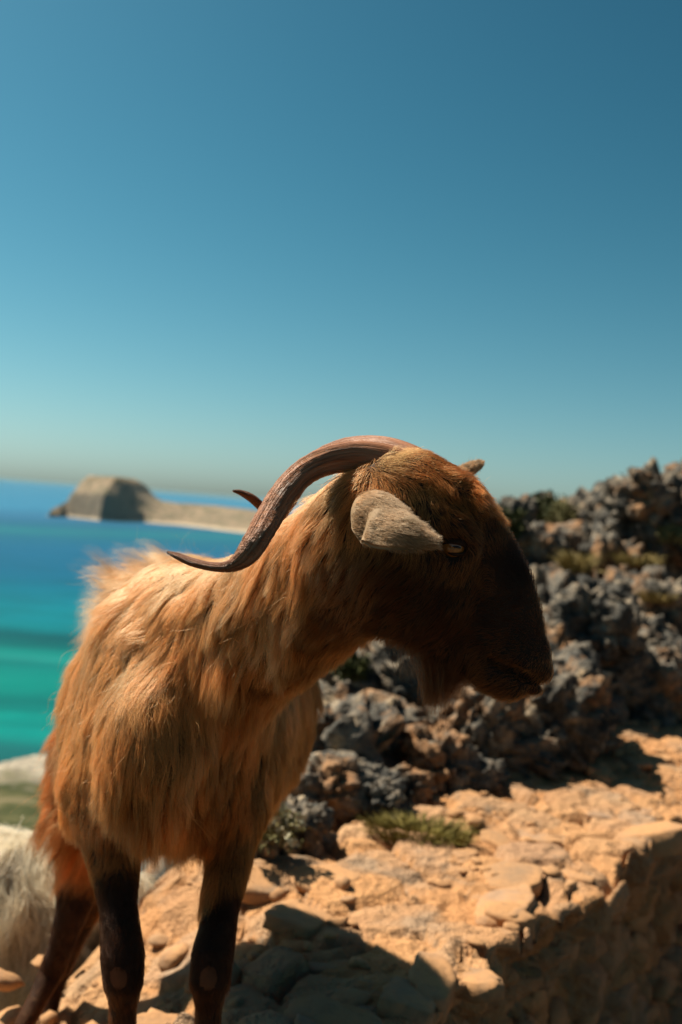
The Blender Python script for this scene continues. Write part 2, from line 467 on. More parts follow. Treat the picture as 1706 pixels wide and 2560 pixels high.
# ------------------------------------------------------------------ rocky hillside
hill_a = [P(640, 2150, 2.30), P(900, 2040, 2.75), P(1150, 1950, 3.25), P(1450, 1850, 4.0), P(1706, 1790, 4.7), P(760, 1900, 3.2), P(800, 1700, 4.6), P(870, 1620, 5.6),
          P(1000, 1680, 4.4), P(1200, 1750, 4.0), P(1200, 1600, 5.0), P(1400, 1650, 4.8), P(1400, 1450, 6.2), P(1300, 1310, 8.0), P(1600, 1500, 5.8), P(1600, 1310, 7.5),
          P(1700, 1240, 8.5), P(1250, 1310, 9), P(1000, 1460, 8), P(1480, 1310, 8.0)]
hill_a += [np.array(v) for v in ((2, 13, .5), (6, 12, 1.2), (0, 12, -.8), (-.51, 2.02, -.36), (-.56, 2.34, -.87), (-.6, 2.54, -.87), (-1.27, 2.42, -.87), (-1.27, 2.62, -.87), (-1.0, 3.2, -1.25), (-.3, 3.5, -.35), (-.6, 5, -.9), (-2, 4, -2.0),
           (-3, 7, -4.5), (-1, 9, -1.6), (-4, 12, -8), (-.3, 2.3, -.12), (-.62, 1.88, -.26), (-.7, 1.5, -.32), (-1.3, 1.8, -.75), (-.1, 2.1, -.08), (5, 6, .9), (7, 9, 1.4), (-.45, 1.7, -.22), (-4, 3, -3))]
hill_a = np.array(hill_a)
def tps(d): return np.where(d > 1e-9, d * d * np.log(d + 1e-9), 0)
_D = np.linalg.norm(hill_a[:, None, :2] - hill_a[None, :, :2], axis=-1)
n_ = len(hill_a)
_Pm = np.concatenate([np.ones((n_, 1)), hill_a[:, :2]], 1)
_A = np.block([[tps(_D) + 0.004 * np.eye(n_), _Pm], [_Pm.T, np.zeros((3, 3))]])
_w = np.linalg.solve(_A, np.concatenate([hill_a[:, 2], np.zeros(3)]))
def hill_smooth(x, y):
    sh_ = np.shape(x)
    p = np.stack([np.ravel(x), np.ravel(y)], -1)
    d = np.linalg.norm(p[:, None] - hill_a[None, :, :2], axis=-1)
    return (tps(d) @ _w[:n_] + _w[n_] + p @ _w[n_ + 1:]).reshape(sh_)
def ledge_t(x, y): return (x - E0[0]) * ET[0] + (y - E0[1]) * ET[1]
def hill_z(x, y):
    z = hill_smooth(x, y)
    t = ledge_t(x, y)
    q = np.stack([x, y, 0 * x], -1)
    amp = sstep(0.75, 1.2, t) * sstep(1.8, 2.3, y) * (0.55 + 0.45 * sstep(1, 2.2, t))
    amp = amp * (1 - np.exp(-(((x + 0.92) / 0.5) ** 4 + ((y - 2.48) / 0.32) ** 4)))      # trodden flat where the white goat stands
    f1, f2, idv = worley(q * np.array([2.3, 2.0, 1]) + 0.5 * np.stack([noise(q * 2, 51), noise(q * 2 + 8, 52), 0 * x], -1), 15)
    lump = (0.22 * idv * sstep(0.0, 0.35, f2 - f1))
    z = z + amp * (lump - 0.10 + 0.30 * (ridged(q * 1.1, 5, 53) - 0.55)) + (0.25 + amp) * 0.09 * (ridged(q * 4.5, 5, 54, 0.6) - .3)
    z = z + (1 - amp) * 0.025 * fbm(q * 4, 4, 55)
    z = z - 0.13 * sstep(0.85, 1.2, t) * sstep(2.0, 2.5, y)
    return z - 0.10 * (1 - sstep(LW - 0.1, LW + 0.12, t)) - 1.1 * (1 - sstep(0.1, 0.5, t))
hx, hy = np.meshgrid(np.arange(-4.2, 7.6, 0.026), np.arange(1.2, 13.2, 0.026), indexing='ij')
hz = hill_z(hx, hy)
# horizontal jitter makes small overhangs
hq = np.stack([hx, hy, hz], -1)
am = (sstep(0.9, 1.8, ledge_t(hx, hy)))[..., None]
hq = hq + am * 0.07 * np.stack([noise(hq * 6, 61), noise(hq * 6 + 5, 62), 0 * hx], -1)
hill = obj('rocky_hillside', mesh_np('rocky_hillside', hq.reshape(-1, 3), grid_faces(*hx.shape), None))
tag(hill, 'rugged hillside of grey limestone and orange soil', kind='structure')
def hill_material():
    M = Mat('hillside_ground', 0.95, 0.15)
    p = M.pos()
    a = M.noise(p, 1.6, 5, 0.65); b = M.noise(p, 9.0, 5, 0.65); f = M.noise(p, 45.0, 4, 0.6)
    soil = M.ramp(b, [(0.3, (0.33, 0.145, 0.06)), (0.55, (0.50, 0.27, 0.13)), (0.75, (0.60, 0.40, 0.24))])
    rock = M.ramp(b, [(0.34, (0.036, 0.035, 0.033)), (0.48, (0.125, 0.118, 0.104)), (0.57, (0.22, 0.19, 0.15)), (0.68, (0.44, 0.35, 0.24))])
    nz = M.n.new('ShaderNodeSeparateXYZ'); M.l.new(M.geo.outputs['Normal'], nz.inputs[0])
    sl = M.math('ADD', M.math('MULTIPLY', nz.outputs[2], 0.35), a)
    c = M.mix(M.ramp(sl, [(0.72, 0.0), (0.86, 0.9)]), rock, soil)
    veg = M.ramp(M.noise(M.pos(loc=(3, 7, 2)), 3.4, 4, 0.6), [(0.60, 0.0), (0.68, 0.7)])
    c = M.mix(veg, c, (0.16, 0.15, 0.05))
    M.color(c)
    h = M.math('ADD', M.math('MULTIPLY', M.voro(p, 14.0), 0.6), M.math('MULTIPLY', f, 0.5))
    M.bump(h, 0.85, 0.03)
    return M.m
hill.data.materials.append(hill_material())
print('setting %.1f s' % (time.time() - T0))

# ------------------------------------------------------------------ sea air
HZ = 46000.0
hv = np.array([[x, y, z] for x in (-HZ, HZ) for y in (-HZ, HZ) for z in (SEA - 35.0, 9.0)])
hf = np.array([[0, 1, 3, 2], [4, 6, 7, 5], [0, 4, 5, 1], [2, 3, 7, 6], [0, 2, 6, 4], [1, 5, 7, 3]])
hm = bpy.data.materials.new('sea_air'); hm.use_nodes = True
hm.node_tree.nodes.clear()
ho = hm.node_tree.nodes.new('ShaderNodeOutputMaterial'); hvn = hm.node_tree.nodes.new('ShaderNodeVolumePrincipled')
hvn.inputs['Color'].default_value = (0.30, 0.52, 0.62, 1)
hvn.inputs['Density'].default_value = 0.00002
hm.node_tree.links.new(hvn.outputs[0], ho.inputs['Volume'])
haze = obj('haze', mesh_np('haze', hv, hf, hm, False))
tag(haze, kind='stuff')

# ------------------------------------------------------------------ animals: one smooth implicit body, meshed by surface nets
def ell_dist(q, side, ra, rb):
    """distance-like value to an ellipse-section limb; q offset from the limb's axis, ra along side, rb elsewhere"""
    s = q @ side
    rest2 = np.maximum((q * q).sum(-1) - s * s, 0)
    k0 = np.sqrt(s * s / ra**2 + rest2 / rb**2)
    k1 = np.sqrt(s * s / ra**4 + rest2 / rb**4) + 1e-9
    return np.where(k0 < 1e-4, -np.minimum(ra, rb), k0 * (k0 - 1) / k1)

def limb(nodes, side=(1, 0, 0)):
    """nodes: (point, half width along side, half height) -> distance function with bounds"""
    C = np.array([n[0] for n in nodes], dtype=np.float64)
    A = np.array([n[1] for n in nodes]); B = np.array([n[2] if len(n) > 2 else n[1] for n in nodes])
    side = nrm(np.array(side, dtype=np.float64))
    R = max(A.max(), B.max())
    lo, hi = C.min(0) - R, C.max(0) + R
    def f(p):
        best = np.full(len(p), 9.0)
        for k in range(len(C) - 1):
            d = C[k + 1] - C[k]
            t = np.clip(((p - C[k]) @ d) / (d @ d), 0, 1)
            q = p - (C[k] + t[:, None] * d)
            ra = A[k] + (A[k + 1] - A[k]) * t; rb = B[k] + (B[k + 1] - B[k]) * t
            best = np.minimum(best, ell_dist(q, side, ra, rb))
        return best
    return f, lo, hi

def smin(a, b, k):
    h = np.maximum(k - np.abs(a - b), 0) / k
    return np.minimum(a, b) - h * h * k * 0.25

class Implicit:
    """parts joined one after another by a smooth union (or cut when k < 0)"""
    def __init__(self): self.parts = []
    def add(self, part, k=0.03): self.parts.append((part, k))
    def __call__(self, p):
        out = np.full(len(p), 1.0)
        for (f, lo, hi), k in self.parts:
            m = np.all((p > lo - 0.09) & (p < hi + 0.09), axis=1)
            if not m.any(): continue
            d = f(p[m])
            if k >= 0: out[m] = smin(out[m], d, max(k, 1e-4))
            else: out[m] = -smin(-out[m], d, -k)
        return out

def surface_nets(F, lo, hi, h):
    """mesh the zero level; returns verts, quads and the sampled field for grooming"""
    lo = np.asarray(lo); n = np.ceil((np.asarray(hi) - lo) / h).astype(int)
    B = 8
    nb = np.ceil(n / B).astype(int)
    n = nb * B
    ax = [lo[k] + h * B * (np.arange(nb[k]) + 0.5) for k in range(3)]
    bc = np.stack(np.meshgrid(*ax, indexing='ij'), -1).reshape(-1, 3)
    bd = F(bc)
    field = np.repeat(np.repeat(np.repeat(bd.reshape(nb).astype(np.float32), B, 0), B, 1), B, 2)
    act = np.nonzero(np.abs(bd) < h * B * 1.35)[0]
    o = np.stack(np.meshgrid(*[np.arange(B)] * 3, indexing='ij'), -1).reshape(-1, 3)
    for c in range(0, len(act), 500):
        a = act[c:c + 500]
        bi = np.stack(np.unravel_index(a, nb), -1) * B
        idx = (bi[:, None, :] + o[None]).reshape(-1, 3)
        field[idx[:, 0], idx[:, 1], idx[:, 2]] = F(lo + idx * h)
    s = field < 0
    c8 = np.zeros(tuple(n - 1), dtype=np.uint8)
    for dx in (0, 1):
        for dy in (0, 1):
            for dz in (0, 1):
                c8 += s[dx:n[0] - 1 + dx, dy:n[1] - 1 + dy, dz:n[2] - 1 + dz]
    cells = np.argwhere((c8 > 0) & (c8 < 8))
    vid = np.full(tuple(n - 1), -1, dtype=np.int32)
    vid[cells[:, 0], cells[:, 1], cells[:, 2]] = np.arange(len(cells))
    acc = np.zeros((len(cells), 3)); cnt = np.zeros(len(cells))
    corners = [(x, y, z) for x in (0, 1) for y in (0, 1) for z in (0, 1)]
    val = {c: field[cells[:, 0] + c[0], cells[:, 1] + c[1], cells[:, 2] + c[2]] for c in corners}
    for c in corners:
        for k in range(3):
            if c[k] == 0:
                e = list(c); e[k] = 1; e = tuple(e)
                a, b = val[c], val[e]
                m = (a < 0) != (b < 0)
                t = a[m] / (a[m] - b[m])
                q = np.tile(np.array(c, dtype=float), (m.sum(), 1)); q[:, k] += t
                acc[m] += q; cnt[m] += 1
    V = lo + (cells + acc / cnt[:, None]) * h
    quads = []
    for k in range(3):
        a = [slice(0, n[0] - 1), slice(0, n[1] - 1), slice(0, n[2] - 1)]
        b = list(a); b[k] = slice(1, n[k])
        sa, sb = s[tuple(a)], s[tuple(b)]
        e = np.argwhere(sa != sb)
        u, v = [x for x in range(3) if x != k]
        e = e[(e[:, u] > 0) & (e[:, v] > 0)]
        flip = sa[e[:, 0], e[:, 1], e[:, 2]]
        def at(du, dv):
            q = e.copy(); q[:, u] -= du; q[:, v] -= dv
            return vid[q[:, 0], q[:, 1], q[:, 2]]
        Q = np.stack([at(0, 0), at(1, 0), at(1, 1), at(0, 1)], -1)
        if k == 1: flip = ~flip
        Q[~flip] = Q[~flip][:, ::-1]
        quads.append(Q[(Q >= 0).all(1)])
    return V, np.concatenate(quads)[:, ::-1], (field, lo, h)

class Field:
    """looks the sampled distance and its gradient up at any point"""
    def __init__(self, data): self.f, self.lo, self.h = data
    def d(self, p):
        i = np.clip(np.rint((p - self.lo) / self.h).astype(int), 1, np.array(self.f.shape) - 2)
        x, y, z = i.T
        v = self.f[x, y, z]
        g = np.stack([self.f[x + 1, y, z] - self.f[x - 1, y, z], self.f[x, y + 1, z] - self.f[x, y - 1, z],
                      self.f[x, y, z + 1] - self.f[x, y, z - 1]], -1)
        return v + ((p - (self.lo + i * self.h)) * nrm(g)).sum(-1), nrm(g)

def smooth_mesh(V, Q, it=2):
    for _ in range(it):
        acc = np.zeros_like(V); cnt = np.zeros(len(V))
        for k in range(4):
            for j in ((k + 1) % 4, (k - 1) % 4):
                np.add.at(acc, Q[:, k], V[Q[:, j]]); np.add.at(cnt, Q[:, k], 1)
        V = V * 0.4 + 0.6 * acc / np.maximum(cnt, 1)[:, None]
    return V

# groom anchors: position, lie of the hair (world), length, lift off the skin, colour, hairs per cm2, hair radius, clump size
def anchors(rows):
    pos = np.array([r[0] for r in rows]); fl = nrm(np.array([r[1] for r in rows]))
    par = np.array([[r[2], r[3], *r[4], r[5], r[6], r[7]] for r in rows])
    return pos, fl, par

def weigh(p, A, power=6.0):
    pos, fl, par = A
    out_f = np.zeros((len(p), 3)); out_p = np.zeros((len(p), par.shape[1]))
    for c in range(0, len(p), 40000):
        q = p[c:c + 40000]
        d2 = ((q[:, None, :] - pos[None]) ** 2).sum(-1) + 2e-4
        w = d2 ** (-power / 2); w /= w.sum(1, keepdims=True)
        out_f[c:c + 40000] = w @ fl; out_p[c:c + 40000] = w @ par
    return nrm(out_f), out_p

def groom(name, V, Q, fld, A, mat, parent, base, total, seed, gravity=0.35, NP=8, keep=None, wave=1.0, stray=0.03, cdiv=60, curly=None, trim=1.0):
    """hair strands rooted all over a quad mesh, combed, clumped and kept off the skin"""
    g = np.random.default_rng(seed)
    T = np.concatenate([Q[:, [0, 1, 2]], Q[:, [0, 2, 3]]])
    a, b, c = V[T[:, 0]], V[T[:, 1]], V[T[:, 2]]
    area = 0.5 * np.linalg.norm(np.cross(b - a, c - a), axis=1)
    cen = (a + b + c) / 3
    dens = weigh(cen, A)[1][:, 5]
    w = area * dens
    if keep is not None: w = w * keep(cen)
    w /= w.sum()
    pick = g.choice(len(T), total, p=w)
    r1, r2 = np.sqrt(g.random(total)), g.random(total)
    root = a[pick] * (1 - r1)[:, None] + b[pick] * (r1 * (1 - r2))[:, None] + c[pick] * (r1 * r2)[:, None]
    flow, par = weigh(root, A)
    L = par[:, 0] * (0.75 + 0.5 * g.random(total)) * (1 + 0.35 * noise(root * 14, seed))
    lift = np.clip(par[:, 1] * (0.8 + 0.5 * g.random(total)), 0.02, 0.95)
    rad = par[:, 6]; csize = par[:, 7]
    # locks: low-frequency disturbance of the lie of the hair
    tw = np.stack([noise(root * 9 + 3.1, seed + 1), noise(root * 9 + 7.7, seed + 2), noise(root * 9 + 1.9, seed + 3)], -1)
    tw2 = np.stack([noise(root * 30 + 3.1, seed + 4), noise(root * 30 + 7.7, seed + 5), noise(root * 30 + 1.9, seed + 6)], -1)
    st = g.random(total) < stray
    # locks: neighbouring hairs share a tone, a length and a lean
    nlk = max(30, total // 300)
    li = g.choice(total, nlk, replace=False)
    kl = kdtree.KDTree(nlk)
    for k, i in enumerate(li): kl.insert(root[i], k)
    kl.balance()
    lk = np.fromiter((kl.find(r)[1] for r in root), dtype=np.int64, count=total)
    L = L * trim * (1 + 0.22 * np.clip(g.normal(size=nlk), -1.5, 1.5))[lk]
    lock_tone = np.exp(0.27 * g.normal(size=nlk))[lk]
    curl = 1.0 if curly is None else 1 + 2.2 * curly(root)
    lock_lean = (g.normal(size=(nlk, 3)) * 0.21 * wave)[lk] * (curl[:, None] if curly is not None else 1) * np.clip(L / (0.04 if curly is None else 0.04 / curl), 0, 1)[:, None]
    lift = np.clip(lift * (1 + 0.35 * g.normal(size=nlk))[lk], 0.02, 0.95)
    flow = nrm(flow + lock_lean + 0.30 * wave * tw + 0.38 * wave * tw2 + 0.10 * g.normal(size=(total, 3)) + 0.5 * st[:, None] * g.normal(size=(total, 3)))
    p = root.copy()
    pts = np.empty((total, NP, 3)); pts[:, 0] = p
    step = L / (NP - 1)
    down = np.array([0, 0, -1.0])
    _, n = fld.d(p)
    tang = nrm(flow - (flow * n).sum(-1, keepdims=True) * n)
    d = nrm(tang * (1 - lift)[:, None] + n * lift[:, None])
    L0 = np.clip(L / 0.06, 0, 1)[:, None]
    for k in range(1, NP):
        t = k / (NP - 1)
        d = nrm(d + down * gravity * L0 * t + 0.22 * (flow - d))
        p = p + d * step[:, None]
        dist, n = fld.d(p)
        want = L * lift * 0.45 * t ** 0.8 + 0.0008
        push = np.clip(want - dist, 0, 0.012)
        push[dist < -0.02] = 0
        p = p + n * push[:, None]
        pts[:, k] = p
    # clumping towards parent strands
    ncl = max(50, int(total / cdiv))
    ci = g.choice(total, ncl, replace=False)
    kd = kdtree.KDTree(ncl)
    for k, i in enumerate(ci): kd.insert(root[i], k)
    kd.balance()
    own = np.fromiter((kd.find(r)[1] for r in root), dtype=np.int64, count=total)
    par_pts = pts[ci[own]]
    far = np.linalg.norm(root - root[ci[own]], axis=1)
    amt = csize * np.clip(1.25 - far / 0.05, 0, 1) * (0.7 + 0.3 * g.random(total)) * (~st)
    t = np.linspace(0, 1, NP)
    mixw = amt[:, None] * t[None] ** 1.0
    # follow the parent relative to the own root so that short hairs stay short
    rel = par_pts - par_pts[:, :1]
    plen = L / np.maximum(L[ci[own]], 1e-5)
    tgt = par_pts[:, :1] + rel * np.minimum(plen, 1.3)[:, None, None]
    pts = pts + (tgt - pts) * mixw[..., None]
    # fine wave along each strand
    ph = g.random((total, 3)) * 6.283
    fr = 6 + 6 * g.random(total)
    amp = (0.010 * np.minimum(L, 0.1) * (1 + 2.5 * st))[:, None] * t[None] * wave * 2
    for k in range(3):
        pts[:, :, k] += amp * np.sin(ph[:, k, None] + fr[:, None] * t[None])
    colr = 0.93 * par[:, 2:5] * lock_tone[:, None] * np.exp(0.22 * g.normal(size=(total, 1))) * (1 + 0.25 * noise(root * 22, seed + 9))[:, None]
    pale = (g.random(total) < 0.12)[:, None]
    colr = np.where(pale, colr * 1.35, colr)
    colr = colr * np.minimum(1, 0.80 / colr.max(1))[:, None]
    colr = np.clip(colr, 0.003, 0.95)
    cu = bpy.data.hair_curves.new(name)
    cu.add_curves([NP] * total)
    cu.attributes['position'].data.foreach_set('vector', (pts - base).astype(np.float32).ravel())
    ra = cu.attributes.get('radius') or cu.attributes.new('radius', 'FLOAT', 'POINT')
    taper = np.interp(t, [0, 0.5, 1], [1.0, 0.85, 0.18])
    ra.data.foreach_set('value', (rad[:, None] * taper[None]).astype(np.float32).ravel())
    ca = cu.attributes.new('tint', 'FLOAT_COLOR', 'POINT')
    rootdark = np.interp(t, [0, 0.6, 1], [0.92, 1.0, 1.06])
    C4 = np.ones((total, NP, 4), dtype=np.float32)
    C4[..., :3] = np.clip(colr[:, None, :] * rootdark[None, :, None], 0, 1)
    ca.data.foreach_set('color', C4.ravel())
    cu.materials.append(mat)
    o = bpy.data.objects.new(name, cu)
    col.objects.link(o)
    o.parent = parent
    return o

def fur_material(name, rough=0.42):
    m = bpy.data.materials.new(name); m.use_nodes = True
    n, l = m.node_tree.nodes, m.node_tree.links
    n.clear()
    out = n.new('ShaderNodeOutputMaterial')
    at = n.new('ShaderNodeAttribute'); at.attribute_name = 'tint'
    h = n.new('ShaderNodeBsdfHairPrincipled')
    h.model = 'CHIANG'
    h.parametrization = 'COLOR'
    h.inputs['Roughness'].default_value = rough
    h.inputs['Radial Roughness'].default_value = 0.6
    h.inputs['IOR'].default_value = 1.32
    l.new(at.outputs['Color'], h.inputs['Color'])
    df = n.new('ShaderNodeBsdfDiffuse'); l.new(at.outputs['Color'], df.inputs[0])
    tr = n.new('ShaderNodeBsdfTranslucent'); l.new(at.outputs['Color'], tr.inputs[0])
    m1 = n.new('ShaderNodeMixShader'); m1.inputs[0].default_value = 0.3
    l.new(df.outputs[0], m1.inputs[1]); l.new(tr.outputs[0], m1.inputs[2])
    m2 = n.new('ShaderNodeMixShader'); m2.inputs[0].default_value = 0.62
    l.new(h.outputs[0], m2.inputs[1]); l.new(m1.outputs[0], m2.inputs[2])
    l.new(m2.outputs[0], out.inputs[0])
    return m
MAT_FUR = fur_material('goat_hair')

def skin_material(name, c1, c2):
    M = Mat(name, 0.75, 0.2)
    M.color(M.ramp(M.noise(M.pos(), 30, 4), [(0.3, c1), (0.7, c2)]))
    M.bump(M.noise(M.pos(scale=(1, 1, 0.3)), 160, 3), 0.4, 0.002)
    return M.m
MAT_HIDE = skin_material('brown_hide', (0.022, 0.008, 0.004), (0.06, 0.022, 0.009))
MAT_HIDE_WHITE = skin_material('pale_hide', (0.5, 0.40, 0.28), (0.66, 0.55, 0.40))
MAT_KNEE = skin_material('bald_knee_skin', (0.12, 0.036, 0.012), (0.20, 0.066, 0.022))
MAT_HOOF = skin_material('hoof_horn', (0.045, 0.032, 0.024), (0.09, 0.065, 0.045))
MAT_EAR = skin_material('ear_hide', (0.30, 0.19, 0.10), (0.42, 0.28, 0.16))

def horn_material():
    M = Mat('horn_keratin', 0.5, 0.14)
    p = M.pos()
    at = M.n.new('ShaderNodeAttribute'); at.attribute_name = 'grain'
    uv = at.outputs['Vector']
    mp = M.n.new('ShaderNodeMapping'); mp.inputs['Scale'].default_value = (9, 5.0, 1); M.l.new(uv, mp.inputs[0])
    long_ = M.noise(mp.outputs[0], 1.0, 5, 0.6, 0.3)
    mp2 = M.n.new('ShaderNodeMapping'); mp2.inputs['Scale'].default_value = (3.5, 38, 1); M.l.new(uv, mp2.inputs[0])
    rings = M.noise(mp2.outputs[0], 1.0, 4, 0.65, 1.2)
    sep = M.n.new('ShaderNodeSeparateXYZ'); M.l.new(uv, sep.inputs[0])
    c = M.ramp(long_, [(0.3, (0.20, 0.075, 0.034)), (0.5, (0.44, 0.18, 0.088)), (0.72, (0.64, 0.33, 0.19))])
    tip = M.ramp(sep.outputs[1], [(0.70, 0.0), (0.80, 1.0)])
    c = M.mix(M.math('MULTIPLY', tip, 0.8), c, (0.20, 0.062, 0.02))
    M.color(c)
    h = M.math('ADD', M.math('MULTIPLY', long_, 0.8), M.math('MULTIPLY', rings, M.ramp(sep.outputs[1], [(0.25, 0.05), (0.5, 0.9), (0.72, 1.0), (0.78, 0.05)])))
    M.bump(h, 0.95, 0.006)
    rr = M.ramp(long_, [(0.35, 0.55), (0.7, 0.3)])
    M.l.new(rr, M.b.inputs['Roughness'])
    return M.m
MAT_HORN = horn_material()

def catmull(X, n):
    X = np.asarray(X, dtype=float)
    E_ = np.concatenate([[2 * X[0] - X[1]], X, [2 * X[-1] - X[-2]]])
    out = []
    seg = len(X) - 1
    for s in np.linspace(0, seg - 1e-9, n):
        i = int(s); t = s - i
        p0, p1, p2, p3 = E_[i:i + 4]
        out.append(0.5 * (2 * p1 + (p2 - p0) * t + (2 * p0 - 5 * p1 + 4 * p2 - p3) * t**2 + (3 * p1 - p0 - 3 * p2 + p3) * t**3))
    return np.array(out)

def build_horn(name, rows, parent, base, mirror, seed):
    """rows: px, py, distance, half width seen (px), half thickness across (px)"""
    NU, NV = 220, 40
    R = catmull(rows, NU)
    Cn = np.array([P(*r[:3]) for r in R])
    sc = R[:, 2] / FPX
    wa, wb = np.maximum(R[:, 3], 1) * sc, np.maximum(R[:, 4], 1) * sc
    tn = nrm(np.gradient(Cn, axis=0))
    view = nrm(Cn - CAM)
    e1 = nrm(np.cross(tn, view))            # across the horn as seen
    e2 = nrm(np.cross(tn, e1))
    s = np.linspace(0, 1, NU)[:, None]
    th = np.linspace(0, 2 * math.pi, NV, endpoint=False)[None, :]
    ct, sn = np.cos(th), np.sin(th)
    prof = 1 + 0.0 * s * th
    keel = np.exp(-((np.mod(th - 1.15 * mirror + 0.6 * s + math.pi, 2 * math.pi) - math.pi) / 0.16) ** 2)
    prof = prof - 0.13 * keel * sstep(0.0, 0.08, s) * (1 - sstep(0.45, 0.6, s))
    q = np.stack([ct + 0 * s, sn + 0 * s, s * 26 + 0 * th], -1)
    band = sstep(0.1, 0.45, s) * (1 - sstep(0.70, 0.76, s))
    prof = prof + band * 0.04 * noise(np.stack([0 * th + 0.3 * ct + 0 * s, 0.3 * sn + 0 * s, s * 55 + 2.0 * fbm(q * np.array([1.5, 1.5, .3]), 2, seed + 1)], -1), seed)
    prof = prof + band * 0.11 * fbm(q * np.array([2.0, 2.0, 2.2]), 3, seed + 3) + 0.04 * fbm(np.stack([3 * ct + 0 * s, 3 * sn + 0 * s, s * 3 + 0 * th], -1), 3, seed + 5) * (1 - sstep(0.72, 0.8, s))
    X = Cn[:, None, :] + (wa[:, None] * ct * prof)[..., None] * e1[:, None, :] + (wb[:, None] * sn * prof)[..., None] * e2[:, None, :]
    V = X.reshape(-1, 3)
    F = grid_faces(NU, NV, True)
    V = np.concatenate([V, Cn[-1:] + tn[-1:] * 0.001])
    k = len(V) - 1
    cap = np.array([[(NU - 1) * NV + j, (NU - 1) * NV + (j + 1) % NV, k, k] for j in range(NV)])
    me = bpy.data.meshes.new(name)
    me.from_pydata((V - base).tolist(), [], F.tolist() + [c[:3].tolist() for c in cap])
    me.update()
    me.polygons.foreach_set('use_smooth', np.ones(len(me.polygons), dtype=bool))
    at = me.attributes.new('grain', 'FLOAT_VECTOR', 'POINT')
    U = np.concatenate([np.stack([np.abs(th / math.pi - 1) + 0 * s, s + 0 * th, 0 * s * th], -1).reshape(-1, 3), [[0, 1, 0]]])
    at.data.foreach_set('vector', U.astype(np.float32).ravel())
    me.materials.append(MAT_HORN)
    return obj(name, me, parent)

def make_hoof(parent, at, fwd, base, w=0.017):
    """cloven hoof: two toes side by side"""
    bm = bmesh.new()
    f = nrm(np.array([fwd[0], fwd[1], 0.0])); sd = np.array([-f[1], f[0], 0])
    for s in (-1, 1):
        ring_t, ring_b = [], []
        for k in range(10):
            a = 2 * math.pi * k / 10
            x, y = math.cos(a), math.sin(a)
            o = at + sd * s * w * 0.55
            toe = 1.0 if x < 0 else 1.55
            ring_t.append(bm.verts.new((o + f * x * w * 0.75 * (1 if x < 0 else 1.1) + sd * y * w * 0.48 + np.array([0, 0, 0.034 - 0.006 * x]) - base)))
            ring_b.append(bm.verts.new((o + f * (x * w * toe * 1.05 + 0.004) + sd * y * w * 0.55 - base)))
        for k in range(10):
            bm.faces.new((ring_b[k], ring_b[(k + 1) % 10], ring_t[(k + 1) % 10], ring_t[k]))
        bm.faces.new(ring_t); bm.faces.new(ring_b[::-1])
    bmesh.ops.bevel(bm, geom=bm.edges[:], offset=0.0015, segments=1, affect='EDGES')
    me = bpy.data.meshes.new('hoof'); bm.to_mesh(me); bm.free()
    me.materials.append(MAT_HOOF)
    return obj('hoof', me, parent)

# ------------------------------------------------------------------ the brown goat
GB = np.array([-0.30, 1.60, 0.0])
goat = empty('goat', GB)
tag(goat, 'long-haired golden brown goat with curved horns, head turned in profile', 'goat')

# head frame: a runs from the poll to the muzzle, b towards the nose bridge, c away from the camera (photo pixels at HD)
HD = 1.075
HS = HD / FPX
HO = P(985, 1230, HD)
ea = nrm(_r * 0.645 - _u * 0.764); eb = nrm(_r * 0.764 + _u * 0.645); ec = nrm(np.cross(eb, ea))
if ec @ _f < 0: ec = -ec
def HP(a, b, c): return HO + (ea * a + eb * b + ec * c) * HS
a_k = np.array([-70, 0, 44, 110, 178, 281, 379, 463, 520, 560, 590])
top_k = np.array([40, 88, 112, 138, 152, 154, 130, 92, 58, 28, -15])
bot_k = np.array([-190, -215, -225, -232, -238, -235, -205, -165, -146, -122, -70])
wid_k = np.array([70, 98, 106, 112, 116, 100, 80, 66, 60, 50, 30])
def head_f(p):
    q = (p - HO) / HS
    a, b, c = q @ ea, q @ eb, q @ ec
    ac = np.clip(a, a_k[0], a_k[-1])
    # smooth profile by sampling a finely smoothed table
    t, bo, w = (np.interp(ac, TA, TT), np.interp(ac, TA, TB), np.interp(ac, TA, TW))
    cb, hb = (t + bo) / 2, (t - bo) / 2
    y = (b - cb) / hb
    # narrow bridge, broad cheek, narrow jaw
    w = w * (1 - 0.30 * np.clip(y, 0, 1) ** 2 * sstep(150, 330, ac) - 0.22 * np.clip(-y, 0, 1.2) ** 2)
    da = a - ac
    x = np.abs(c) / w
    k0 = (np.abs(x) ** 2.3 + np.abs(y) ** 2.3 + (np.abs(da) / 30.0) ** 2.3 + 1e-9) ** (1 / 2.3)
    return (k0 - 1) * np.minimum(w, hb) * HS
TA = np.linspace(-70, 590, 133)
def _sm(k):
    v = np.interp(TA, a_k, k)
    for _ in range(30): v[1:-1] = (v[:-2] + 2 * v[1:-1] + v[2:]) / 4
    return v
TT, TB, TW = _sm(top_k), _sm(bot_k), _sm(wid_k)
hc = HP(260, -40, 0)
head_part = (head_f, hc - 0.2, hc + 0.2)

body = Implicit()
torso = limb([(np.array([-0.215, 1.31, 0.515]), .078, .105), (np.array([-0.212, 1.42, 0.52]), .118, .15),
              (np.array([-0.218, 1.57, 0.495]), .172, .19), (np.array([-0.220, 1.73, 0.485]), .203, .205),
              (np.array([-0.265, 1.90, 0.495]), .165, .18), (np.array([-0.325, 2.05, 0.505]), .12, .14)])
body.add(torso, 0.001)
neck_side = nrm(_f + 0.35 * _r)
neck = limb([(P(490, 1630, 1.42), .10, .135), (P(592, 1600, 1.31), .080, .098), (P(735, 1515, 1.21), .066, .083),
             (P(850, 1425, 1.13), .058, .078), (P(935, 1370, 1.09), .055, .078), (P(985, 1350, 1.08), .05, .07)], neck_side)
body.add(neck, 0.07)
body.add(head_part, 0.035)
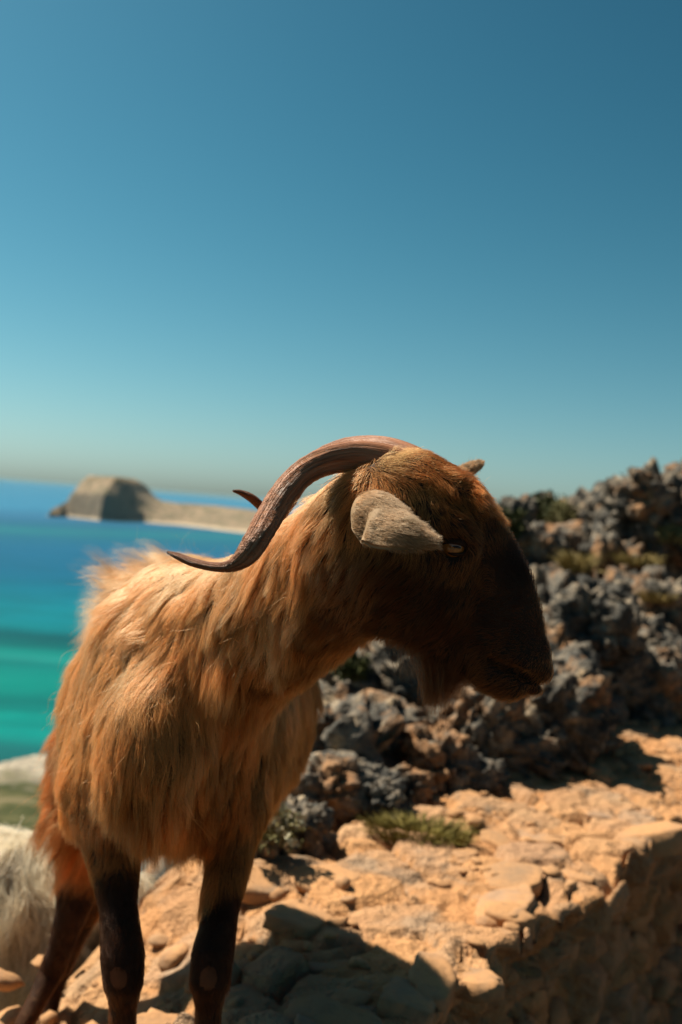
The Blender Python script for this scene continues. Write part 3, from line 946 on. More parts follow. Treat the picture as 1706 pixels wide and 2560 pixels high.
# crown between the horns, brow ridges, cheek, chin lobe
body.add(limb([(HP(20, 72, 0), .03, .024), (HP(120, 112, 0), .026, .018)], ec), 0.03)
for s in (-1, 1):
    body.add(limb([(HP(100, 42, s * 94), .011), (HP(155, 58, s * 103), .012), (HP(215, 50, s * 95), .009)]), 0.014)
    body.add(limb([(HP(175, -16, s * 97), .011), (HP(230, -8, s * 88), .010)]), 0.012)
    body.add(limb([(HP(150, -120, s * 62), .030), (HP(270, -110, s * 52), .026)]), 0.03)
    body.add(limb([(HP(480, -56, s * 44), .009), (HP(535, -30, s * 40), .0095), (HP(578, -4, s * 20), .009)]), 0.010)
    body.add(limb([(HP(500, -104, s * 34), .009), (HP(560, -74, s * 24), .009)]), 0.010)
    body.add(limb([(HP(187, 18, s * 122), .0155, .0112), (HP(193, 18, s * 122), .0155, .0112)], _r), -0.004)
    body.add(limb([(HP(528, 36, s * 43), .0075, .0095), (HP(550, 12, s * 35), .007, .009)]), -0.004)
    body.add(limb([(HP(462, -86, s * 56), .0050), (HP(531, -56, s * 49), .0075), (HP(586, -28, s * 27), .0075), (HP(600, -22, s * 4), .007)]), -0.004)
body.add(limb([(HP(500, -112, 0), .020, .014), (HP(560, -92, 0), .018, .013)], ec), 0.012)
body.add(limb([(HP(540, 0, 0), .021, .018), (HP(572, -14, 0), .017, .012)], ec), 0.010)
# shoulders and legs
body.add(limb([(P(350, 1740, 1.52), .07, .09), (P(268, 1960, 1.42), .055, .065)]), 0.09)
body.add(limb([(P(560, 1770, 1.52), .060, .085), (P(585, 2010, 1.43), .040, .048)]), 0.08)
legs = {
    'fr': [(268, 1960, 1.42, .058), (283, 2110, 1.37, .038), (297, 2270, 1.33, .0235), (307, 2390, 1.31, .0275), (309, 2450, 1.305, .0255),
           (308, 2510, 1.31, .0165), (305, 2640, 1.315, .0155), (303, 2730, 1.31, .019), (302, 2790, 1.30, .018)],
    'fl': [(585, 2010, 1.43, .042), (574, 2140, 1.39, .031), (553, 2280, 1.36, .0225), (531, 2390, 1.33, .0275), (525, 2450, 1.32, .0255),
           (522, 2510, 1.32, .0165), (520, 2640, 1.325, .0155), (520, 2730, 1.32, .019), (520, 2795, 1.31, .018)],
    'hr': [(275, 1880, 2.0, .10), (240, 2020, 1.96, .08), (212, 2160, 1.94, .050), (182, 2275, 1.93, .031), (152, 2370, 1.95, .024),
           (130, 2430, 1.965, .025), (98, 2490, 1.93, .018), (68, 2548, 1.90, .018), (52, 2600, 1.88, .021)],
    'hl': [(400, 1860, 2.05, .11), (320, 2040, 2.05, .075), (240, 2200, 2.05, .042), (178, 2345, 2.05, .028), (146, 2425, 2.08, .025),
           (128, 2500, 2.05, .018), (118, 2560, 2.03, .018), (113, 2608, 2.01, .021)]}
leg_pts = {}
for key, rows in legs.items():
    pts = [P(*r[:3]) for r in rows]
    leg_pts[key] = pts
    body.add(limb([(p, r[3]) for p, r in zip(pts, rows)]), 0.025)
# short hanging tail
tail_pts = [P(430, 1560, 2.13), P(425, 1600, 2.21), P(420, 1680, 2.23)]
body.add(limb([(tail_pts[0], .03, .026), (tail_pts[1], .016, .012), (tail_pts[2], .007, .006)]), 0.03)

lo = np.array([-0.86, 0.95, -0.36]); hi = np.array([0.32, 2.32, 1.02])
gV, gQ, gF = surface_nets(body, lo, hi, 0.0036)
gV = smooth_mesh(gV, gQ, 2)
fld = Field(gF)
print('goat mesh', len(gV), 'verts', '%.1f s' % (time.time() - T0))
body_obj = obj('body', mesh_np('goat_body', gV - GB, gQ, MAT_HIDE), goat)

def img(dx, dy, dd=0.0):
    """direction as seen in the photograph: right, down, away"""
    return nrm(_r * dx - _u * dy + _f * dd)
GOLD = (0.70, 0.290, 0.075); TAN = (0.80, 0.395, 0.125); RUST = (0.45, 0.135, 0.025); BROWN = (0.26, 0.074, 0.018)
DARK = (0.150, 0.042, 0.012); BLACK = (0.030, 0.0110, 0.0070); PALE = (0.5, 0.26, 0.09)
rows = []
def an(px, py, d, fl, L, lift, c, dens, rad=0.00017, cl=0.6):
    rows.append((P(px, py, d), img(*fl), L, lift, c, dens, rad, cl))
# face
an(1290, 1400, 1.06, (-.5, -.6), .007, .12, BLACK, 60, .00010, .1)
an(1250, 1330, 1.05, (-.4, -.8), .008, .15, DARK, 60, .00010, .1)
an(1340, 1560, 1.06, (-.5, -.3), .005, .12, DARK, 60, .00009, .1)
an(1250, 1560, 1.05, (-.9, -.1), .008, .12, DARK, 60, .00010, .1)
an(1250, 1680, 1.06, (-.9, .25), .009, .18, BROWN, 50, .00010, .2)
an(1330, 1690, 1.06, (-.6, .6), .005, .15, BROWN, 60, .00009, .1)
an(1130, 1420, 1.04, (-.5, .8), .010, .12, BROWN, 60, .00011, .2)
an(1110, 1520, 1.04, (-.8, .6), .014, .14, DARK, 50, .00011, .3)
an(1010, 1450, 1.04, (-.7, .7), .018, .15, DARK, 45, .00012, .35)
an(1040, 1600, 1.05, (-.6, .7), .012, .15, DARK, 45, .00012, .4)
an(1120, 1660, 1.06, (-.5, .8), .012, .16, DARK, 45, .00012, .4)
an(985, 1560, 1.06, (-.7, .6), .013, .15, BROWN, 40, .00012, .4)
# forehead and crown
an(1090, 1200, 1.06, (.75, .5), .022, .35, RUST, 60, .00012, .55)
an(1150, 1230, 1.06, (.6, .75), .020, .35, RUST, 60, .00012, .55)
an(1120, 1270, 1.03, (.7, .6), .014, .25, RUST, 60, .00012, .4)
an(1060, 1290, 1.03, (-.2, .9), .016, .25, GOLD, 55, .00012, .4)  # gold puts the sunlit streaks above the eye into the hair colour
an(1210, 1270, 1.07, (.5, .3), .016, .5, RUST, 60, .00010, .3)
an(1140, 1320, 1.02, (.6, .5), .010, .15, BROWN, 60, .0001, .2)
an(1030, 1180, 1.08, (.5, -.2), .018, .4, RUST, 55, .00012, .4)
# neck
an(900, 1210, 1.10, (-.7, .5), .035, .3, GOLD, 32, .00015, .6)
an(800, 1270, 1.16, (-.65, .7), .045, .25, GOLD, 30, .00016, .65)
an(850, 1320, 1.06, (-.5, .85), .050, .2, GOLD, 32, .00015, .7)
an(700, 1370, 1.20, (-.6, .8), .050, .25, TAN, 30, .00017, .7)
an(760, 1440, 1.12, (-.45, .9), .055, .2, GOLD, 32, .00016, .75)
an(880, 1420, 1.05, (-.5, .85), .030, .2, BROWN, 35, .00014, .5)
an(880, 1560, 1.07, (-.55, .8), .018, .18, BROWN, 35, .00014, .4)
an(800, 1600, 1.13, (-.5, .8), .020, .16, RUST, 35, .00014, .4)
an(700, 1580, 1.16, (-.4, .92), .045, .18, GOLD, 32, .00016, .7)
an(720, 1740, 1.20, (-.45, .8), .022, .18, RUST, 32, .00015, .45)
an(600, 1500, 1.25, (-.5, .86), .055, .22, TAN, 30, .00017, .75)
an(560, 1650, 1.24, (-.25, .95), .060, .18, GOLD, 30, .00017, .75)
an(610, 1850, 1.24, (-.2, .95), .036, .18, RUST, 30, .00016, .6)
# back, flanks and chest
an(480, 1400, 1.60, (-.5, -.4, .5), .070, .55, TAN, 20, .0002, .55)
an(455, 1390, 1.85, (-.65, -.75, .2), .110, .85, TAN, 14, .0002, .55)
an(420, 1480, 1.35, (-.7, .6), .060, .25, TAN, 24, .0002, .7)
an(300, 1560, 1.55, (-.6, .75), .060, .22, TAN, 22, .0002, .65)
an(200, 1700, 1.65, (-.45, .9), .060, .22, GOLD, 20, .0002, .65)
an(380, 1700, 1.30, (-.35, .93), .05, .2, TAN, 26, .00019, .75)
an(450, 1850, 1.22, (-.1, 1), .055, .18, GOLD, 26, .00019, .75)
an(300, 1850, 1.36, (-.2, 1), .048, .2, TAN, 26, .00019, .75)
an(150, 1850, 1.70, (-.3, .95), .055, .2, GOLD, 20, .0002, .6)
an(250, 2000, 1.36, (-.2, 1), .034, .2, GOLD, 26, .00018, .6)
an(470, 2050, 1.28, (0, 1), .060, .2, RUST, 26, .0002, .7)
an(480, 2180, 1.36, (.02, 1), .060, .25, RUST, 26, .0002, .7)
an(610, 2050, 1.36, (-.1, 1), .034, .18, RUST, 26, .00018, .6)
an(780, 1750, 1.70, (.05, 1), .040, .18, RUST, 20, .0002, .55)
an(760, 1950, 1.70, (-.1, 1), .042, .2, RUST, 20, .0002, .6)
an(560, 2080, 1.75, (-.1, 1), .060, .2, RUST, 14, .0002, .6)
an(640, 1500, 1.75, (.5, .8), .060, .25, GOLD, 16, .0002, .6)
# rear and breech hair blown to the left
an(180, 1950, 1.85, (-.8, .6), .085, .35, RUST, 20, .0002, .65)
an(200, 2070, 1.85, (-.65, .75), .095, .35, RUST, 20, .0002, .7)
an(330, 1800, 2.15, (-.3, .9, .3), .07, .25, GOLD, 12, .0002, .6)
an(430, 1620, 2.22, (-.1, 1, .3), .07, .3, TAN, 12, .0002, .5)
LEG = (0.034, 0.011, 0.0045); SHANK = (0.085, 0.026, 0.009)
# legs
for key in ('fr', 'fl'):
    for i, (L_, c) in {1: (.020, RUST), 2: (.010, LEG), 3: (.009, LEG), 5: (.009, SHANK), 7: (.010, LEG)}.items():
        r = legs[key][i]; an(r[0], r[1], r[2], (-.05, 1), L_, .15, c, 45, .00012, .3)
for key in ('hr', 'hl'):
    for i, (L_, c) in {2: (.030, BROWN), 3: (.010, LEG), 4: (.007, LEG), 6: (.007, SHANK), 7: (.008, SHANK)}.items():
        r = legs[key][i]; an(r[0], r[1], r[2], (-.3, .9), L_, .15, c, 40, .00013, .3)
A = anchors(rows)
eye_c = HP(190, 19, -116)
knees = [0.5 * (leg_pts[k][3] + leg_pts[k][4]) for k in ('fr', 'fl')]
def keep(p):
    k = np.ones(len(p))
    k[np.linalg.norm(p - eye_c, axis=1) < 0.0140] = 0
    k[np.linalg.norm(p - HP(190, 19, 116), axis=1) < 0.0140] = 0
    for kn in knees:
        q = p - (kn - _f * 0.02)
        k[(np.abs(q @ _r) < 0.010) & (np.abs(q @ _u) < 0.011) & (q @ _f < 0.012)] = 0
    return k
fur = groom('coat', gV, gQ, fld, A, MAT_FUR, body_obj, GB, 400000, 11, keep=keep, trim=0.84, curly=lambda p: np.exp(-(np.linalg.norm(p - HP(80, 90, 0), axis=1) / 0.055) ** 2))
print('coat %.1f s' % (time.time() - T0))

# bald knee pads
for kn in knees:
    n = 18
    u_, v_ = np.meshgrid(np.linspace(-1, 1, n), np.linspace(-1, 1, n), indexing='ij')
    r_ = np.sqrt(u_**2 + v_**2)
    X = kn - _f * 0.0275 + (u_ * 0.015)[..., None] * _r + (v_ * 0.017)[..., None] * _u
    X = X.reshape(-1, 3)
    for _ in range(6):
        d_, g_ = fld.d(X); X = X - g_ * (d_ - 0.0012 * np.clip(1.1 - r_.ravel(), -0.8, 1))[:, None] * 0.8
    Fq = grid_faces(n, n)
    ok = ((r_.ravel() + 0.22 * noise(X * 160, 5))[Fq] < 0.92).all(1)
    obj('knee_pad', mesh_np('knee_pad', X - GB, Fq[ok][:, ::-1], MAT_KNEE), goat)

# horns
near_rows = [(1045, 1205, 1.072, 44, 38), (1015, 1180, 1.072, 47, 38), (960, 1155, 1.072, 46, 34), (890, 1143, 1.07, 40, 29), (820, 1152, 1.058, 36, 26), (760, 1182, 1.036, 34, 24),
             (715, 1228, 1.012, 34, 22), (680, 1282, .99, 34, 20), (650, 1335, .962, 33, 19), (622, 1380, .95, 30, 19), (596, 1405, .95, 22, 20), (566, 1417, .952, 14, 20),
             (525, 1416, .96, 11.5, 17), (480, 1405, .97, 11, 14), (446, 1391, .978, 9, 10), (420, 1381, .985, 3.5, 4)]
far_rows = [(1058, 1180, 1.105, 42, 40), (1030, 1158, 1.115, 44, 40), (965, 1134, 1.14, 42, 36), (895, 1127, 1.17, 37, 30), (835, 1138, 1.195, 33, 26), (780, 1166, 1.215, 30, 23),
            (742, 1206, 1.23, 28, 20), (716, 1250, 1.24, 26, 18), (699, 1288, 1.245, 17, 18), (678, 1292, 1.245, 11, 17), (655, 1268, 1.24, 11.5, 15), (630, 1246, 1.235, 11, 13),
            (603, 1232, 1.23, 7.5, 9), (583, 1227, 1.225, 3, 3)]
build_horn('horn', near_rows, goat, GB, 1, 3)
build_horn('horn', far_rows, goat, GB, -1, 8)

# ears
def build_ear(top, bot, parent, cup, seed, L=.008, colr=(0.33, 0.185, 0.088)):
    NU, NV = 40, 22
    Tp, Bt = catmull(top, NU), catmull(bot, NU)
    Tw = np.array([P(*r) for r in Tp]); Bw = np.array([P(*r) for r in Bt])
    v = np.linspace(0, 1, NV)
    M = Tw[:, None, :] * (1 - v)[None, :, None] + Bw[:, None, :] * v[None, :, None]
    tn = nrm(np.gradient(M, axis=0)); tv = nrm(np.gradient(M, axis=1) + 1e-9)
    n = nrm(np.cross(tn, tv)); n = np.where((n @ _f)[..., None] > 0, -n, n)
    s = np.linspace(0, 1, NU)[:, None]
    fold = -0.011 * np.exp(-((s - 0.22 - 0.10 * (1 - v)[None]) / 0.05) ** 2) * sstep(0.35, 0.9, v)[None]
    bow = (fold if cup > 0.01 else 0) + cup * np.sin(math.pi * v)[None] * np.sin(math.pi * np.clip(s, 0, 1)) ** 0.5
    M = M + n * bow[..., None] + n * (0.0022 * fbm(M * 45, 3, seed))[..., None]
    th = 0.0022
    front = M + n * th; back = M - n * th
    V = np.concatenate([front.reshape(-1, 3), back.reshape(-1, 3)])
    F = grid_faces(NU, NV); o = NU * NV
    rim = [i * NV for i in range(NU)] + [(NU - 1) * NV + j for j in range(1, NV)] + [i * NV + NV - 1 for i in range(NU - 2, -1, -1)] + [j for j in range(NV - 2, 0, -1)]
    R = np.array([[rim[k], rim[(k + 1) % len(rim)], rim[(k + 1) % len(rim)] + o, rim[k] + o] for k in range(len(rim))])
    fr = mesh_np('ear', V - GB, np.concatenate([F, F[:, ::-1] + o, R]), MAT_EAR)
    e = obj('ear', fr, parent)
    # short nap
    tipdir = nrm(M[-1, NV // 2] - M[0, NV // 2])
    arow = [(M[i, j], tipdir, L, .3, colr, 60, .00011, .15) for i in (4, 20, 36) for j in (3, 11, 19)]
    class EF:
        def d(self, p):
            return np.full(len(p), 0.02), np.repeat(self.n[None], len(p), 0)
    kd = kdtree.KDTree(NU * NV)
    for k, q in enumerate(M.reshape(-1, 3)): kd.insert(q, k)
    kd.balance()
    nn = n.reshape(-1, 3); mm = M.reshape(-1, 3)
    class EarField:
        def d(self, p):
            ii = np.fromiter((kd.find(q)[1] for q in p), dtype=int, count=len(p))
            sg = np.sign(((p - mm[ii]) * nn[ii]).sum(-1)); sg[sg == 0] = 1
            return np.full(len(p), 0.02), nn[ii] * sg[:, None]
    groom('ear_hair', V, np.concatenate([F, F[:, ::-1] + o]), EarField(), anchors(arow), MAT_FUR, e, GB, 15000, seed, gravity=0.05, NP=4, wave=0.5)
    return e
build_ear([(895, 1246, 1.035), (935, 1228, 1.03), (975, 1240, 1.018), (1010, 1272, 1.003), (1040, 1312, .985), (1064, 1346, .972), (1080, 1357, .965), (1096, 1363, .952)],
          [(885, 1300, 1.015), (884, 1330, .985), (905, 1352, .96), (935, 1366, .95), (975, 1368, .942), (1015, 1369, .942), (1055, 1369, .944), (1096, 1366, .948)],
          goat, 0.016, 31)
build_ear([(1105, 1215, 1.15), (1120, 1190, 1.16), (1140, 1172, 1.18), (1165, 1161, 1.20), (1185, 1155, 1.22), (1199, 1156, 1.23)],
          [(1110, 1250, 1.15), (1135, 1225, 1.16), (1155, 1207, 1.18), (1175, 1192, 1.20), (1190, 1176, 1.22), (1200, 1160, 1.23)],
          goat, 0.008, 37, colr=(0.42, 0.22, 0.09))

# eyes
def eye_material():
    M = Mat('amber_iris', 0.08, 0.6)
    M.color(M.ramp(M.noise(M.pos(), 420, 3), [(0.3, (0.34, 0.10, 0.02)), (0.7, (0.62, 0.22, 0.045))]))
    M.b.inputs['Coat Weight'].default_value = 0.4
    M.b.inputs['Coat Roughness'].default_value = 0.02
    return M.m
MAT_EYE = eye_material()
MAT_PUPIL = Mat('pupil_black', 0.08, 0.6).color((0.004, 0.003, 0.003)).m
def uv_sphere(center, axes, nu=20, nv=32):
    th = np.linspace(0, math.pi, nu)[:, None]; ph = np.linspace(0, 2 * math.pi, nv, endpoint=False)[None]
    X = np.stack([np.sin(th) * np.cos(ph), np.sin(th) * np.sin(ph), np.cos(th) + 0 * ph], -1)
    V = center + X[..., 0:1] * axes[0] + X[..., 1:2] * axes[1] + X[..., 2:3] * axes[2]
    return V.reshape(-1, 3), grid_faces(nu, nv, True)
for s in (-1, 1):
    c = HP(190, 18, s * 93)
    out = nrm(ec * s + eb * 0.15 + ea * 0.1)
    V, F = uv_sphere(c, (_r * .0130, _u * .0130, _f * .0130))
    e = obj('eye', mesh_np('eye', V - GB, F, MAT_EYE), goat)
    hor = nrm(_r * 0.97 - _u * 0.15); ver = np.cross(hor, out)
    V, F = uv_sphere(c + out * .0106, (hor * .0060, nrm(ver) * .0017, out * .0033), 12, 20)
    obj('pupil', mesh_np('pupil', V - GB, F, MAT_PUPIL), e)
    # lids: two folded rims round the opening
    for up in (1, -1):
        NU, NV = 30, 10
        a = np.linspace(-0.02, math.pi + 0.02, NU)
        cx, cy = np.cos(a), np.sin(a)
        open_ = 0.46 if up > 0 else 0.60
        path = c + (cx * .0130)[:, None] * hor + (up * cy * .0130 * open_)[:, None] * nrm(_u) + (np.sqrt(np.maximum(1 - cx**2 * .95 - (cy * open_)**2, 0.02)) * .0134)[:, None] * out
        tn = nrm(np.gradient(path, axis=0)); e1 = nrm(path - c); e2 = nrm(np.cross(tn, e1))
        ra = (.0024 if up > 0 else .0014) * (0.6 + 0.4 * cy)
        t = np.linspace(0, 2 * math.pi, NV, endpoint=False)
        X = path[:, None] + (ra[:, None] * np.cos(t))[..., None] * e1[:, None] + (ra[:, None] * 1.5 * np.sin(t))[..., None] * e2[:, None]
        obj('eyelid', mesh_np('eyelid', X.reshape(-1, 3) - GB, grid_faces(NU, NV, True), MAT_HIDE), goat)

# beard, its own strands hanging from the jaw
def tuft(name, parent, base, roots, dirs, lens, colr, rad, n, seed, NP=10, spread=0.012, g=0.5, curl=1.0):
    gg = np.random.default_rng(seed)
    roots = np.asarray(roots); dirs = nrm(np.asarray(dirs)); lens = np.asarray(lens)
    k = gg.integers(0, len(roots), n); k2 = (k + gg.integers(0, 2, n)).clip(0, len(roots) - 1); t = gg.random(n)[:, None]
    r0 = roots[k] * (1 - t) + roots[k2] * t + gg.normal(size=(n, 3)) * spread
    d = nrm(dirs[k] * (1 - t) + dirs[k2] * t + gg.normal(size=(n, 3)) * 0.14)
    L = lens[k] * (0.6 + 0.5 * gg.random(n))
    pts = np.empty((n, NP, 3)); p = r0.copy(); pts[:, 0] = p
    bend = np.stack([noise(r0 * 60, seed), noise(r0 * 60 + 5, seed), noise(r0 * 60 + 9, seed)], -1) * 0.2 * curl
    for i in range(1, NP):
        d = nrm(d + np.array([0, 0, -1]) * g / NP + bend / NP * 3)
        p = p + d * (L / (NP - 1))[:, None]; pts[:, i] = p
    axis = pts[gg.integers(0, n, max(4, n // 60))]
    own = gg.integers(0, len(axis), n)
    dd = np.linalg.norm(axis[:, None, 0] - r0[None], axis=-1); own = dd.argmin(0)
    tt = np.linspace(0, 1, NP)
    pts = pts + (axis[own] - pts) * (0.55 * tt ** 1.2)[None, :, None]
    cu = bpy.data.hair_curves.new(name); cu.add_curves([NP] * n)
    cu.attributes['position'].data.foreach_set('vector', (pts - base).astype(np.float32).ravel())
    ra = cu.attributes.get('radius') or cu.attributes.new('radius', 'FLOAT', 'POINT')
    ra.data.foreach_set('value', np.tile(rad * np.interp(tt, [0, .5, 1], [1, .85, .2]), n).astype(np.float32))
    ca = cu.attributes.new('tint', 'FLOAT_COLOR', 'POINT')
    C4 = np.ones((n, NP, 4), dtype=np.float32)
    c0 = np.asarray(colr[0]); c1 = np.asarray(colr[1]); mixc = gg.random((n, 1))
    cc = (c0 * (1 - mixc) + c1 * mixc) * np.exp(0.2 * gg.normal(size=(n, 1)))
    C4[..., :3] = np.clip(cc, 0.003, 0.95)[:, None, :]
    ca.data.foreach_set('color', C4.ravel())
    cu.materials.append(MAT_FUR)
    o = bpy.data.objects.new(name, cu); col.objects.link(o); o.parent = parent
    return o
br = [HP(375, -196, c) for c in (-16, 0, 16)] + [HP(408, -184, c) for c in (-18, 0, 18)] + [HP(448, -165, c) for c in (-14, 0, 14)]
tuft('beard', goat, GB, br, [img(.05, 1)] * 3 + [img(-.15, 1)] * 3 + [img(-.5, .85)] * 3, [.060] * 3 + [.054] * 3 + [.036] * 3,
     (DARK, (0.14, 0.045, 0.016)), .00012, 1500, 51, spread=0.007, g=0.3)
tr = [HP(320, -222, c) for c in (-15, 15)] + [HP(350, -216, c) for c in (-15, 15)]
tuft('throat_tuft', goat, GB, tr, [img(.1, 1)] * 4, [.018] * 2 + [.036] * 2, ((0.16, 0.10, 0.06), (0.05, 0.02, 0.01)), .00012, 320, 52, spread=0.010, g=0.2)
# hooves
for key, f_ in (('fr', (.1, -1)), ('fl', (.1, -1)), ('hr', (-.2, -1)), ('hl', (-.1, -1))):
    q = leg_pts[key][-1].copy(); q[2] -= 0.048
    make_hoof(goat, q, f_, GB)
print('goat feet', [tuple(np.round(leg_pts[k][-1], 3)) for k in leg_pts])

# ------------------------------------------------------------------ the white goat, further down the slope, walking out of the picture
WB = np.array([-0.98, 2.48, -0.87])
wgoat = empty('goat', WB)
tag(wgoat, 'shaggy cream white goat behind the brown goat, cut by the left edge', 'goat')
wb = Implicit()
WX = np.array([1.0, 0, 0])
def W(x, y, z): return np.array([x + 0.07, y, z - 0.07])
wb.add(limb([(W(-.68, 2.42, -.16), .13, .15), (W(-.80, 2.44, -.15), .17, .19), (W(-1.0, 2.47, -.16), .19, .205), (W(-1.2, 2.5, -.16), .175, .20), (W(-1.38, 2.52, -.14), .13, .17)], (0, 1, 0)), 0.001)
wb.add(limb([(W(-1.36, 2.52, -.08), .09, .12), (W(-1.52, 2.53, -.06), .065, .085), (W(-1.66, 2.54, -.10), .055, .07)], (0, 1, 0)), 0.06)
wb.add(limb([(W(-1.66, 2.54, -.09), .055, .068), (W(-1.76, 2.54, -.17), .045, .055), (W(-1.87, 2.54, -.27), .032, .036)], (0, 1, 0)), 0.03)
for (x, y) in ((-.66, 2.34), (-.70, 2.52)):
    wb.add(limb([(W(x, y, -.24), .085, .10), (W(x + .01, y, -.42), .055), (W(x + .05, y, -.55), .026), (W(x + .03, y, -.68), .018), (W(x + .03, y, -.76), .021)]), 0.04)
for (x, y) in ((-1.34, 2.44), (-1.34, 2.60)):
    wb.add(limb([(W(x, y, -.26), .06, .07), (W(x, y, -.42), .036), (W(x - .01, y, -.55), .024), (W(x, y, -.68), .017), (W(x, y, -.76), .02)]), 0.04)
wb.add(limb([(W(-.55, 2.42, -.06), .025), (W(-.49, 2.42, -.04), .016)]), 0.03)
wV, wQ, wF = surface_nets(wb, W(-2.0, 2.1, -.86), W(-.38, 2.85, .18), 0.008)
wV = smooth_mesh(wV, wQ, 2)
wbody = obj('body', mesh_np('white_goat_body', wV - WB, wQ, MAT_HIDE_WHITE), wgoat)
WHITE = (0.90, 0.77, 0.55); CREAM = (0.76, 0.56, 0.33); FAWN = (0.34, 0.15, 0.06)
wr = []
for x, z, fl, L_, c in ((-.60, -.05, (.5, 0, -.6), .08, WHITE), (-.62, -.22, (.4, 0, -.9), .07, CREAM), (-.66, -.40, (.1, 0, -1), .03, FAWN), (-.85, 0, (.2, -.5, -.7), .10, WHITE),
                        (-.85, -.2, (.15, -.2, -1), .10, WHITE), (-1.1, 0, (.2, -.5, -.7), .10, WHITE), (-1.1, -.2, (.1, 0, -1), .10, WHITE), (-1.4, -.1, (.3, 0, -.9), .07, WHITE), (-.9, -.36, (.1, 0, -1), .09, CREAM)):
    for y in (2.28, 2.66): wr.append((W(x, y, z), fl, L_, .35, c, 12, .00055, 1.0))
for x in (-.64, -1.34):
    for z in (-.56, -.7): wr.append((W(x, 2.46, z), (0, 0, -1), .012, .2, FAWN, 14, .0002, .3))
wr.append((W(-1.75, 2.54, -.17), (.7, 0, .5), .012, .2, CREAM, 18, .0002, .3))
groom('coat', wV, wQ, Field(wF), anchors(wr), MAT_FUR, wbody, WB, 60000, 23, wave=2.4, stray=0.05, cdiv=170)
for (x, y) in ((-.63, 2.34), (-.67, 2.52), (-1.34, 2.44), (-1.34, 2.60)): make_hoof(wgoat, W(x, y, -.80), (-1, 0), WB)
for s in (-1, 1):
    V, F = uv_sphere(W(-1.72, 2.54 + s * .085, -.07), (np.array([.018, 0, .01]), np.array([0, .055, 0]), np.array([0, 0, .008])), 12, 16)
    obj('ear', mesh_np('ear', V - WB, F, MAT_EAR), wgoat)
    path = catmull([W(-1.66, 2.54 + s * .03, -.03), W(-1.62, 2.54 + s * .05, .07), W(-1.54, 2.54 + s * .08, .13), W(-1.46, 2.54 + s * .11, .12)], 24)
    tn = nrm(np.gradient(path, axis=0)); e1 = nrm(np.cross(tn, [0, 1, 0])); e2 = np.cross(tn, e1)
    t = np.linspace(0, 2 * math.pi, 12, endpoint=False); rr = np.linspace(.02, .003, 24)
    X = path[:, None] + (rr[:, None] * np.cos(t))[..., None] * e1[:, None] + (rr[:, None] * np.sin(t))[..., None] * e2[:, None]
    obj('horn', mesh_np('horn', X.reshape(-1, 3) - WB, grid_faces(24, 12, True), MAT_HOOF), wgoat)
    V, F = uv_sphere(W(-1.735, 2.54 + s * .043, -.13), (WX * .012, np.array([0, .012, 0]), np.array([0, 0, .012])), 10, 14)
    obj('eye', mesh_np('eye', V - WB, F, MAT_EYE), wgoat)
print('goats done %.1f s' % (time.time() - T0))

# ------------------------------------------------------------------ rocks
def ico(sub):
    bm = bmesh.new(); bmesh.ops.create_icosphere(bm, subdivisions=sub, radius=1.0)
    V = np.array([v.co[:] for v in bm.verts]); F = np.array([[v.index for v in f.verts] for f in bm.faces]); bm.free()
    return V, F
ICO = {k: ico(k) for k in (2, 3, 4, 5)}
def rock_mesh(name, seed, sub, mat, karst=1.0, block=0.3):
    V, F = ICO[sub]
    o = seed * 7.3
    # squarish core, warped, split by fissures and eaten by pits
    n4 = (np.abs(V) ** 4).sum(1) ** -0.25
    r = 1 + block * (n4 - 1)
    r = r + 0.32 * fbm(V * 1.2 + o, 3, seed)
    wv = V + 0.22 * np.stack([fbm(V * 3 + o, 2, seed + 4), fbm(V * 3 + o + 5, 2, seed + 5), fbm(V * 3 + o + 9, 2, seed + 6)], -1)
    flute = ridged(wv * np.array([2.8, 2.8, 0.75]) + o, 4, seed + 1, 0.55)
    f1, f2, idv = worley(wv * np.array([1.9, 1.9, 1.25]) + o, seed)
    p1, _, _ = worley(wv * 4.5 + o, seed + 8)
    r = r + karst * (0.44 * (flute - 0.5) + 0.34 * (idv - 0.5) * sstep(0, 0.12, f2 - f1) - 0.30 * (1 - sstep(0, 0.16, f2 - f1)) - 0.05 * (1 - sstep(0.1, 0.34, p1)) + 0.06 * (ridged(V * 7 + o, 3, seed + 2) - .3))
    r = np.maximum(r, 0.3)
    me = mesh_np(name, V * r[:, None], F, mat)
    return me
KARST = [rock_mesh('karst_rock', 100 + k, 5, (MAT_ROCK, MAT_ROCK_DARK, MAT_ROCK, MAT_ROCK_OCHRE)[k % 4], 1.0, 0.7) for k in range(12)]
SMALL = [rock_mesh('small_rock', 200 + k, 3, (MAT_ROCK, MAT_ROCK_OCHRE)[k % 2], 0.6, 0.5) for k in range(10)]
CHIP = []
for k in range(8):                               # angular broken stones
    V, F = ICO[2]
    g_ = np.random.default_rng(900 + k)
    pl = nrm(g_.normal(size=(8, 3)))
    cut = 0.45 + 0.35 * g_.random(8)
    h_ = np.min(np.where(V @ pl.T > 0.05, cut / np.maximum(V @ pl.T, 0.05), 1.3), axis=1)
    X_ = V * (np.minimum(h_, 1.15) * (1 + 0.06 * noise(V * 4 + k, k)))[:, None]
    CHIP.append(mesh_np('ledge_rock', X_, F, MAT_SLAB, False))

def put_rock(me, c, sx, sy, sz, rot, parent=None, name='rock'):
    o = bpy.data.objects.new(name, me); col.objects.link(o)
    if parent: o.parent = parent
    o.location = c; o.scale = (sx, sy, sz); o.rotation_euler = rot
    return o
